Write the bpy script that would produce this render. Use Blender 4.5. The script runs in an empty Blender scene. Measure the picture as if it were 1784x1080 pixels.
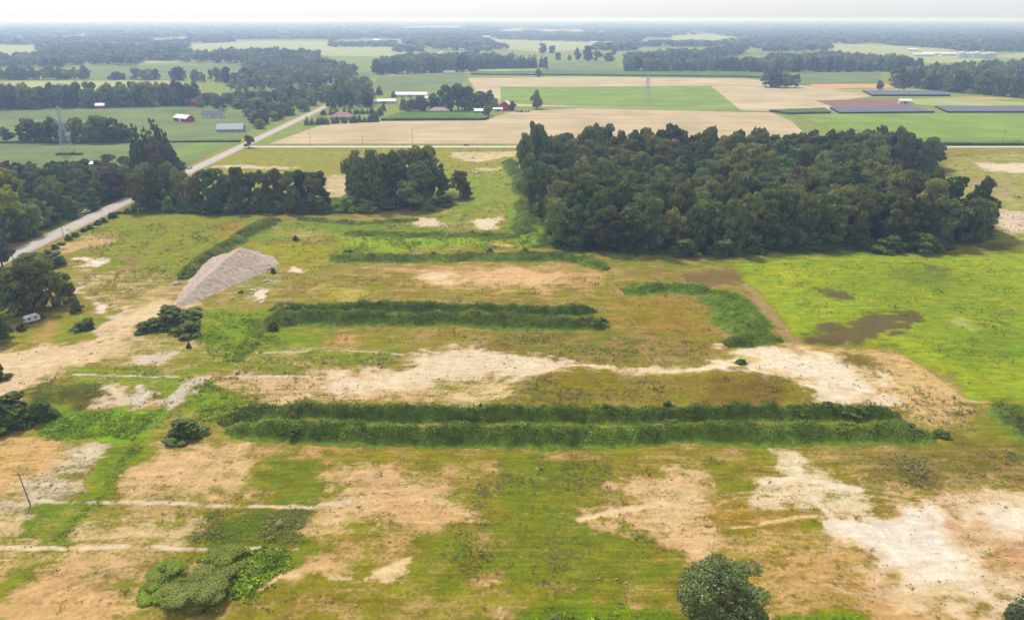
import bpy, math, random
import numpy as np
from mathutils import Vector, Matrix

# ------------------------------------------------------------------ camera, sky, sun, exposure
SC = bpy.context.scene
COL = SC.collection
CAM_H = 100.0
F_PX = 1274.0                      # focal length in photo pixels (1784 wide)
PITCH = math.atan((540 - 32) / F_PX)
cam = bpy.data.cameras.new("camera")
cam_o = bpy.data.objects.new("camera", cam)
COL.objects.link(cam_o)
cam.sensor_fit = 'HORIZONTAL'
cam.angle = 2 * math.atan(892 / F_PX)
cam.clip_start = 1.0
cam.clip_end = 90000
cam_o.location = (0, 0, CAM_H)
cam_o.rotation_euler = (math.pi / 2 - PITCH, 0, 0)
SC.camera = cam_o

SUN_EL, SUN_AZ = 52.0, -28.0       # azimuth from +Y (away from camera), negative = left
world = bpy.data.worlds.new("World")
SC.world = world
world.use_nodes = True
wn = world.node_tree.nodes
wl = world.node_tree.links
sky = wn.new("ShaderNodeTexSky")
sky.sky_type = 'NISHITA'
sky.sun_disc = False
sky.sun_elevation = math.radians(SUN_EL)
sky.sun_rotation = math.radians(SUN_AZ)
sky.air_density = 1.0
sky.dust_density = 1.0
sky.ozone_density = 1.0
hsv = wn.new("ShaderNodeHueSaturation")      # thin bright overcast: the sky is nearly white
hsv.inputs["Saturation"].default_value = 0.6
wl.new(sky.outputs[0], hsv.inputs["Color"])
veil = wn.new("ShaderNodeMix")                 # an even thin cloud layer over the blue sky
veil.data_type = 'RGBA'
veil.inputs[0].default_value = 0.55
veil.inputs[7].default_value = (6.1, 6.55, 7.3, 1)
wl.new(hsv.outputs[0], veil.inputs[6])
wl.new(veil.outputs[2], wn["Background"].inputs["Color"])
wn["Background"].inputs["Strength"].default_value = 0.105

sun = bpy.data.lights.new("sun", 'SUN')
sun.energy = 3.1
sun.angle = math.radians(6)
sun.color = (1.0, 0.93, 0.82)
sun_o = bpy.data.objects.new("sun", sun)
COL.objects.link(sun_o)
_a, _e = math.radians(SUN_AZ), math.radians(SUN_EL)
_to_sun = Vector((math.sin(_a) * math.cos(_e), math.cos(_a) * math.cos(_e), math.sin(_e)))
sun_o.rotation_euler = _to_sun.to_track_quat('Z', 'Y').to_euler()
sun_o.location = (0, 0, 95)

vs = SC.view_settings
vs.view_transform = 'Standard'
vs.look = 'None'
vs.exposure = 0.5
vs.gamma = 1.0
vs.use_curve_mapping = False
SC.cycles.volume_bounces = 6
SC.cycles.max_bounces = 8
SC.cycles.diffuse_bounces = 3
SC.cycles.transparent_max_bounces = 4
SC.cycles.use_denoising = True

rng = np.random.default_rng(7)
random.seed(7)

# ------------------------------------------------------------------ helpers
K_ALB = 1.44          # photo radiance of a white diffuse surface


def C(*rgb, k=K_ALB):
    """sRGB 0-255 as the photo shows it -> linear base colour."""
    c = np.array(rgb[:3], float) / 255
    c = np.where(c <= 0.04045, c / 12.92, ((c + 0.055) / 1.055) ** 2.4) / k
    return np.minimum(c, 0.82)


_cp, _sp = math.cos(PITCH), math.sin(PITCH)


def P(px, py, z=0.0):
    """where on the level z a photo pixel meets the ground"""
    x, y = (px - 892) / F_PX, (540 - py) / F_PX
    d = np.array([x, _cp + y * _sp, -_sp + y * _cp])
    t = (z - CAM_H) / d[2]
    return np.array([d[0] * t, d[1] * t])


def PP(pts):
    return np.array([P(*p) for p in pts])


def top_height(px, base, top):
    """height of an upright thing from its base and top pixel rows"""
    g = P(px, base)
    y = (540 - top) / F_PX
    return CAM_H + g[1] * (-_sp + y * _cp) / (_cp + y * _sp)


def px_width(px, base, w):
    return abs(P(px + w / 2, base)[0] - P(px - w / 2, base)[0])


def _hash(ix, iy, s):
    h = (ix.astype(np.int64) * 374761393 + iy.astype(np.int64) * 668265263 + s * 982451653) & 0x7fffffff
    h = ((h ^ (h >> 13)) * 1274126177) & 0x7fffffff
    return ((h ^ (h >> 16)) & 0xffffff) / float(0xffffff)


def vnoise(x, y, s=0):
    ix, iy = np.floor(x), np.floor(y)
    fx, fy = x - ix, y - iy
    fx, fy = fx * fx * (3 - 2 * fx), fy * fy * (3 - 2 * fy)
    a, b = _hash(ix, iy, s), _hash(ix + 1, iy, s)
    c, d = _hash(ix, iy + 1, s), _hash(ix + 1, iy + 1, s)
    return (a + (b - a) * fx) * (1 - fy) + (c + (d - c) * fx) * fy


def fbm(x, y, s=0, o=4):
    r, a, t = 0, 1.0, 0
    for i in range(o):
        r = r + a * vnoise(x * 2 ** i + 17.3 * i, y * 2 ** i - 9.1 * i, s + i)
        t += a
        a *= 0.5
    return r / t


def sdist(poly, x, y):
    """signed distance to a polygon, negative inside"""
    p = np.asarray(poly)
    d = np.full(x.shape, 1e18)
    ins = np.zeros(x.shape, bool)
    n = len(p)
    for i in range(n):
        ax, ay = p[i]
        bx, by = p[(i + 1) % n]
        ex, ey = bx - ax, by - ay
        L = ex * ex + ey * ey + 1e-12
        t = np.clip(((x - ax) * ex + (y - ay) * ey) / L, 0, 1)
        d = np.minimum(d, (x - ax - t * ex) ** 2 + (y - ay - t * ey) ** 2)
        if by != ay:
            ins ^= ((ay > y) != (by > y)) & (x < ex * (y - ay) / ey + ax)
    return np.sqrt(d) * np.where(ins, -1, 1)


def ldist(pts, x, y):
    """distance to a polyline"""
    p = np.asarray(pts)
    d = np.full(x.shape, 1e18)
    for i in range(len(p) - 1):
        ax, ay = p[i]
        bx, by = p[i + 1]
        ex, ey = bx - ax, by - ay
        t = np.clip(((x - ax) * ex + (y - ay) * ey) / (ex * ex + ey * ey + 1e-12), 0, 1)
        d = np.minimum(d, (x - ax - t * ex) ** 2 + (y - ay - t * ey) ** 2)
    return np.sqrt(d)


SITE = np.array([[-219, 60], [-219, 612], [600, 606], [600, 60]])
def _ss(a, b, v):
    t = np.clip((v - a) / (b - a), 0, 1)
    return t * t * (3 - 2 * t)


BANK = PP([(1290, 480), (1320, 530), (1385, 592), (1450, 600), (1560, 606), (1620, 640), (1690, 692), (1750, 700)])
RIDGES = [  # low grassy swells of the site: px polyline, height, half width in metres
    (PP([(900, 690), (960, 668), (1000, 655)]), 1.6, 7),
    (PP([(1270, 652), (1350, 668), (1400, 690)]), 1.4, 6),
    (PP([(60, 690), (180, 685)]), 1.8, 6),
    (PP([(330, 470), (400, 420), (450, 385)]), 1.2, 7),
    (PP([(1090, 490), (1280, 475)]), 1.0, 6),
    (PP([(540, 385), (640, 395), (760, 380), (860, 350)]), 1.0, 9),
    (PP([(0, 1000), (200, 985)]), 0.6, 7),
    (PP([(930, 410), (925, 340), (900, 290)]), 1.0, 8),
]


def height(x, y):
    x = np.atleast_1d(np.asarray(x, float))
    y = np.atleast_1d(np.asarray(y, float))
    m = _ss(-217, -200, x) * _ss(611, 590, y) * _ss(600, 560, x)
    h = (fbm(x / 30, y / 22, 3, 4) - 0.45) * 1.6 + (fbm(x / 5, y / 5, 9, 3) - 0.5) * 0.34 + (fbm(x / 1.4, y / 1.4, 19, 2) - 0.5) * 0.16
    for pts, hh, w in RIDGES:
        d = ldist(pts, x, y)
        h = h + hh * np.exp(-(d / w) ** 2) * (0.75 + 0.5 * vnoise(x / 6, y / 6, 5))
    # the right-hand meadow lies behind a small cut bank
    d = ldist(BANK, x, y)
    h = h - 0.9 * np.exp(-(d / 2.2) ** 2)
    return h * m


def hz(x, y):
    return float(height(x, y)[0])


def G(px, py):
    g = P(px, py)
    return Vector((g[0], g[1], hz(g[0], g[1])))


def link(o, parent=None):
    COL.objects.link(o)
    if parent is not None:
        o.parent = parent
    return o


def mesh_np(name, v, f, mats=(), mi=None, smooth=False):
    """mesh from an (n,3) array and an (m,k) face array (k = 3 or 4)"""
    v = np.ascontiguousarray(v, np.float32)
    f = np.ascontiguousarray(f, np.int32)
    me = bpy.data.meshes.new(name)
    me.vertices.add(len(v))
    me.vertices.foreach_set("co", v.ravel())
    k = f.shape[1]
    me.loops.add(f.size)
    me.loops.foreach_set("vertex_index", f.ravel())
    me.polygons.add(len(f))
    me.polygons.foreach_set("loop_start", np.arange(0, f.size, k, dtype=np.int32))
    me.polygons.foreach_set("loop_total", np.full(len(f), k, np.int32))
    for m in mats:
        me.materials.append(m)
    if mi is not None:
        me.polygons.foreach_set("material_index", np.asarray(mi, np.int32))
    me.polygons.foreach_set("use_smooth", np.full(len(f), bool(smooth)))
    me.update(calc_edges=True)
    return me


def mesh_py(name, v, f, mats=(), smooth=False):
    me = bpy.data.meshes.new(name)
    me.from_pydata([tuple(map(float, p)) for p in v], [], f)
    for m in mats:
        me.materials.append(m)
    if smooth:
        for p in me.polygons:
            p.use_smooth = True
    me.update()
    return me


def tag(o, label=None, cat=None, group=None, kind=None):
    for k, v in (("label", label), ("category", cat), ("group", group), ("kind", kind)):
        if v:
            o[k] = v
    return o


def add(name, me, parent=None, loc=None, rot=0.0, **kw):
    o = link(bpy.data.objects.new(name, me), parent)
    if loc is not None:
        o.location = loc
    o.rotation_euler.z = rot
    return tag(o, **kw)


def empty(name, loc, rot=0.0, **kw):
    o = link(bpy.data.objects.new(name, None))
    o.location = loc
    o.rotation_euler.z = rot
    o.empty_display_size = 0.5
    return tag(o, **kw)


class MB:
    """collects boxes, bars and prisms into one mesh"""
    def __init__(s):
        s.v, s.f = [], []

    def poly(s, pts, faces):
        n = len(s.v)
        s.v += [tuple(map(float, p)) for p in pts]
        s.f += [tuple(i + n for i in f) for f in faces]
        return s

    def box(s, x0, x1, y0, y1, z0, z1):
        return s.poly([(x0, y0, z0), (x1, y0, z0), (x1, y1, z0), (x0, y1, z0), (x0, y0, z1), (x1, y0, z1), (x1, y1, z1), (x0, y1, z1)],
                      [(3, 2, 1, 0), (4, 5, 6, 7), (0, 1, 5, 4), (1, 2, 6, 5), (2, 3, 7, 6), (3, 0, 4, 7)])

    def bar(s, a, b, r, r2=None, n=6):
        a, b = Vector(a), Vector(b)
        q = (b - a).to_track_quat('Z', 'Y')
        r2 = r if r2 is None else r2
        pts = [a + q @ Vector((math.cos(t) * r, math.sin(t) * r, 0)) for t in [2 * math.pi * i / n for i in range(n)]]
        pts += [b + q @ Vector((math.cos(t) * r2, math.sin(t) * r2, 0)) for t in [2 * math.pi * i / n for i in range(n)]]
        return s.poly(pts, [(i, (i + 1) % n, n + (i + 1) % n, n + i) for i in range(n)] + [tuple(range(n))[::-1], tuple(range(n, 2 * n))])

    def mesh(s, name, *mats, smooth=False):
        return mesh_py(name, s.v, s.f, mats, smooth)


# ------------------------------------------------------------------ materials
def mat(name, col, rough=0.85, spec=0.2, var=0.0, scale=1.0, metal=0.0, bump=0.0, rand=0.0, coords='Object', hue=0.0, alpha_scale=(1, 1, 1)):
    m = bpy.data.materials.new(name)
    m.use_nodes = True
    nt = m.node_tree
    b = nt.nodes["Principled BSDF"]
    b.inputs["Roughness"].default_value = rough
    b.inputs["Specular IOR Level"].default_value = spec
    b.inputs["Metallic"].default_value = metal
    col = tuple(float(c) for c in col)
    if var == 0 and rand == 0:
        b.inputs["Base Color"].default_value = (*col, 1)
        return m
    tc = nt.nodes.new("ShaderNodeTexCoord")
    mp = nt.nodes.new("ShaderNodeMapping")
    mp.inputs["Scale"].default_value = alpha_scale
    nt.links.new(tc.outputs[coords], mp.inputs[0])
    nz = nt.nodes.new("ShaderNodeTexNoise")
    nz.inputs["Scale"].default_value = scale
    nz.inputs["Detail"].default_value = 5
    nt.links.new(mp.outputs[0], nz.inputs["Vector"])
    mr = nt.nodes.new("ShaderNodeMapRange")
    mr.inputs[1].default_value, mr.inputs[2].default_value = 0.3, 0.7
    mr.inputs[3].default_value, mr.inputs[4].default_value = 1 - var, 1 + var
    nt.links.new(nz.outputs[0], mr.inputs[0])
    h = nt.nodes.new("ShaderNodeHueSaturation")
    h.inputs["Color"].default_value = (*col, 1)
    last = mr.outputs[0]
    if rand:
        oi = nt.nodes.new("ShaderNodeObjectInfo")
        m2 = nt.nodes.new("ShaderNodeMapRange")
        m2.inputs[3].default_value, m2.inputs[4].default_value = 1 - rand, 1 + rand
        nt.links.new(oi.outputs["Random"], m2.inputs[0])
        mu = nt.nodes.new("ShaderNodeMath")
        mu.operation = 'MULTIPLY'
        nt.links.new(last, mu.inputs[0])
        nt.links.new(m2.outputs[0], mu.inputs[1])
        last = mu.outputs[0]
        if hue:
            wn_ = nt.nodes.new("ShaderNodeMath")
            wn_.operation = 'MULTIPLY'
            wn_.inputs[1].default_value = 37.7
            nt.links.new(oi.outputs["Random"], wn_.inputs[0])
            fr = nt.nodes.new("ShaderNodeMath")
            fr.operation = 'FRACT'
            nt.links.new(wn_.outputs[0], fr.inputs[0])
            m3 = nt.nodes.new("ShaderNodeMapRange")
            m3.inputs[3].default_value, m3.inputs[4].default_value = 0.5 - hue, 0.5 + hue
            nt.links.new(fr.outputs[0], m3.inputs[0])
            nt.links.new(m3.outputs[0], h.inputs["Hue"])
    nt.links.new(last, h.inputs["Value"])
    nt.links.new(h.outputs[0], b.inputs["Base Color"])
    if bump:
        bp = nt.nodes.new("ShaderNodeBump")
        bp.inputs["Strength"].default_value = bump
        bp.inputs["Distance"].default_value = 0.3
        nt.links.new(nz.outputs[0], bp.inputs["Height"])
        nt.links.new(bp.outputs[0], b.inputs["Normal"])
    return m


def leaf_mat(name, col, rand=0.42, hue=0.04, var=0.35, scale=0.35, trans=0.30):
    m = mat(name, col, rough=0.7, spec=0.15, var=var, scale=scale, rand=rand, hue=hue)
    nt = m.node_tree
    b = nt.nodes["Principled BSDF"]
    src = b.inputs["Base Color"].links[0].from_socket
    t = nt.nodes.new("ShaderNodeBsdfTranslucent")
    nt.links.new(src, t.inputs["Color"])
    mx = nt.nodes.new("ShaderNodeMixShader")
    mx.inputs[0].default_value = trans
    nt.links.new(b.outputs[0], mx.inputs[1])
    nt.links.new(t.outputs[0], mx.inputs[2])
    nt.links.new(mx.outputs[0], nt.nodes["Material Output"].inputs["Surface"])
    return m


def ground_mat():
    """soil and plant cover from three mesh attributes, broken up by noise"""
    m = bpy.data.materials.new("ground_cover")
    m.use_nodes = True
    nt = m.node_tree
    N, L = nt.nodes, nt.links
    b = N["Principled BSDF"]
    b.inputs["Roughness"].default_value = 0.95
    b.inputs["Specular IOR Level"].default_value = 0.08

    def attr(n):
        a = N.new("ShaderNodeAttribute")
        a.attribute_name = n
        return a

    geo = N.new("ShaderNodeNewGeometry")

    def noise(scale, detail=5, rough=0.6, stretch=(1, 1, 1), dist=0.0):
        mp = N.new("ShaderNodeMapping")
        mp.inputs["Scale"].default_value = stretch
        L.new(geo.outputs["Position"], mp.inputs[0])
        n = N.new("ShaderNodeTexNoise")
        n.inputs["Scale"].default_value = scale
        n.inputs["Detail"].default_value = detail
        n.inputs["Roughness"].default_value = rough
        n.inputs["Distortion"].default_value = dist
        L.new(mp.outputs[0], n.inputs["Vector"])
        return n.outputs[0]

    def math_(op, a, b_=None, c=None):
        n = N.new("ShaderNodeMath")
        n.operation = op
        for i, v in enumerate((a, b_, c)):
            if v is None:
                continue
            if isinstance(v, (int, float)):
                n.inputs[i].default_value = v
            else:
                L.new(v, n.inputs[i])
        return n.outputs[0]

    def rng_(v, a, b_, c, d, smooth=False):
        n = N.new("ShaderNodeMapRange")
        if smooth:
            n.interpolation_type = 'SMOOTHSTEP'
        L.new(v, n.inputs[0])
        for i, q in enumerate((a, b_, c, d)):
            n.inputs[1 + i].default_value = q
        return n.outputs[0]

    soil, veg, cov = attr("soil"), attr("veg"), attr("cover")
    n_big = noise(0.035, 4, 0.55)
    n_mid = noise(0.16, 7, 0.68, (0.75, 1, 1), 0.4)
    n_row = noise(0.55, 5, 0.6, (0.10, 1.0, 1.0))
    n_fin = noise(1.1, 5, 0.7)
    t = math_('MULTIPLY', math_('SUBTRACT', n_big, 0.5), 0.5)
    t = math_('MULTIPLY_ADD', math_('SUBTRACT', n_mid, 0.5), 1.35, t)
    t = math_('MULTIPLY_ADD', math_('SUBTRACT', n_row, 0.5), 0.75, t)
    t = math_('MULTIPLY_ADD', math_('SUBTRACT', n_fin, 0.5), 1.05, t)
    fac = rng_(math_('ADD', cov.outputs["Fac"], t), 0.27, 0.73, 0, 1, True)

    def tint(colsock, v, h=None, s=None):
        n = N.new("ShaderNodeHueSaturation")
        L.new(colsock, n.inputs["Color"])
        L.new(v, n.inputs["Value"])
        if h is not None:
            L.new(h, n.inputs["Hue"])
        if s is not None:
            L.new(s, n.inputs["Saturation"])
        return n.outputs[0]

    v_s = rng_(noise(0.45, 6, 0.65, (0.5, 1, 1)), 0.3, 0.7, 0.80, 1.14)
    v_f = rng_(noise(1.6, 5, 0.7), 0.28, 0.72, 0.84, 1.14)
    k1 = noise(0.9, 3, 0.6, (0.12, 1, 1), 0.6)
    k2 = noise(0.8, 3, 0.6, (0.9, 0.16, 1), 1.2)
    v_k = rng_(math_('MAXIMUM', k1, k2), 0.52, 0.72, 0.95, 1.13)
    s_h = rng_(noise(0.05, 4, 0.6), 0.3, 0.7, 0.488, 0.508)
    sc = tint(soil.outputs["Color"], math_('MULTIPLY', math_('MULTIPLY', v_s, v_f), v_k), s_h)
    g_m = rng_(noise(0.30, 6, 0.7, (0.6, 1, 1)), 0.28, 0.72, 0.62, 1.32)
    g_f = rng_(noise(1.5, 5, 0.75), 0.28, 0.72, 0.66, 1.32)
    g_h = rng_(noise(0.09, 4, 0.6), 0.3, 0.7, 0.474, 0.530)
    g_r = rng_(noise(1.0, 4, 0.6, (0.07, 1, 1), 0.3), 0.3, 0.7, 0.80, 1.20)
    vc = tint(veg.outputs["Color"], math_('MULTIPLY', math_('MULTIPLY', g_m, g_f), g_r), g_h)
    mx = N.new("ShaderNodeMix")
    mx.data_type = 'RGBA'
    L.new(fac, mx.inputs[0])
    L.new(sc, mx.inputs[6])
    L.new(vc, mx.inputs[7])
    L.new(mx.outputs[2], b.inputs["Base Color"])
    bp = N.new("ShaderNodeBump")
    bp.inputs["Strength"].default_value = 0.5
    bp.inputs["Distance"].default_value = 0.35
    L.new(math_('ADD', n_fin, math_('MULTIPLY', fac, 0.5)), bp.inputs["Height"])
    L.new(bp.outputs[0], b.inputs["Normal"])
    return m


M = {}
M["ground"] = ground_mat()
M["asphalt"] = mat("worn_asphalt", C(196, 188, 182), 0.9, 0.15, var=0.10, scale=0.6, coords='Object', alpha_scale=(1, .15, 1))
M["concrete"] = mat("pale_concrete_road", C(226, 218, 208), 0.9, 0.15, var=0.08, scale=0.4)
M["line"] = mat("road_paint", (0.7, 0.55, 0.2), 0.8)
M["bark"] = mat("bark", (0.13, 0.10, 0.075), 0.9, 0.1, var=0.3, scale=3)
M["leaf"] = leaf_mat("foliage_dark_green", (0.155, 0.195, 0.050))
M["leaf2"] = leaf_mat("foliage_mid_green", (0.215, 0.245, 0.060))
M["leaf_o"] = leaf_mat("foliage_olive", (0.25, 0.25, 0.06))
M["leaf_y"] = leaf_mat("foliage_yellow_green", (0.36, 0.40, 0.035), rand=.15, hue=.01)
M["leaf_b"] = leaf_mat("foliage_brownish", (0.19, 0.145, 0.085), rand=.15)
M["leaf_g"] = leaf_mat("foliage_grey_green", (0.15, 0.18, 0.11), rand=.15, scale=0.9)
M["needle"] = leaf_mat("needles", (0.12, 0.155, 0.062), rand=.2, trans=0.08)
M["far_leaf"] = leaf_mat("far_foliage", (0.16, 0.19, 0.075), rand=0.0, hue=0.0, var=0.5, scale=0.03)
M["weed"] = leaf_mat("tall_weeds", (0.225, 0.285, 0.034), rand=0.1, hue=0.012, var=0.5, scale=0.18, trans=0.2)
M["weed_d"] = leaf_mat("dark_tall_weeds", (0.125, 0.172, 0.030), rand=0.1, hue=0.012, var=0.55, scale=0.25, trans=0.2)
M["weed_b"] = leaf_mat("bright_weeds", (0.22, 0.34, 0.03), rand=0.1, hue=0.012, var=0.4, scale=0.25, trans=0.25)
M["weed_f"] = leaf_mat("grassy_weeds", (0.26, 0.30, 0.05), rand=0.1, hue=0.012, var=0.4, scale=0.25, trans=0.3)
M["tuft"] = leaf_mat("small_weeds", (0.25, 0.24, 0.085), rand=0.1, hue=0.012, var=0.6, scale=0.05, trans=0.2)
M["mound"] = mat("overgrown_earth", C(112, 134, 46), 0.95, 0.05, var=0.4, scale=0.5, bump=0.5)

# ------------------------------------------------------------------ ground
TAN, PINK, WHITE, GREY = (208, 170, 118), (224, 186, 146), (248, 236, 226), (206, 192, 178)
OLIVE, GREEN, LIME, DGRN = (134, 126, 48), (112, 128, 42), (164, 178, 24), (74, 98, 30)
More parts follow.
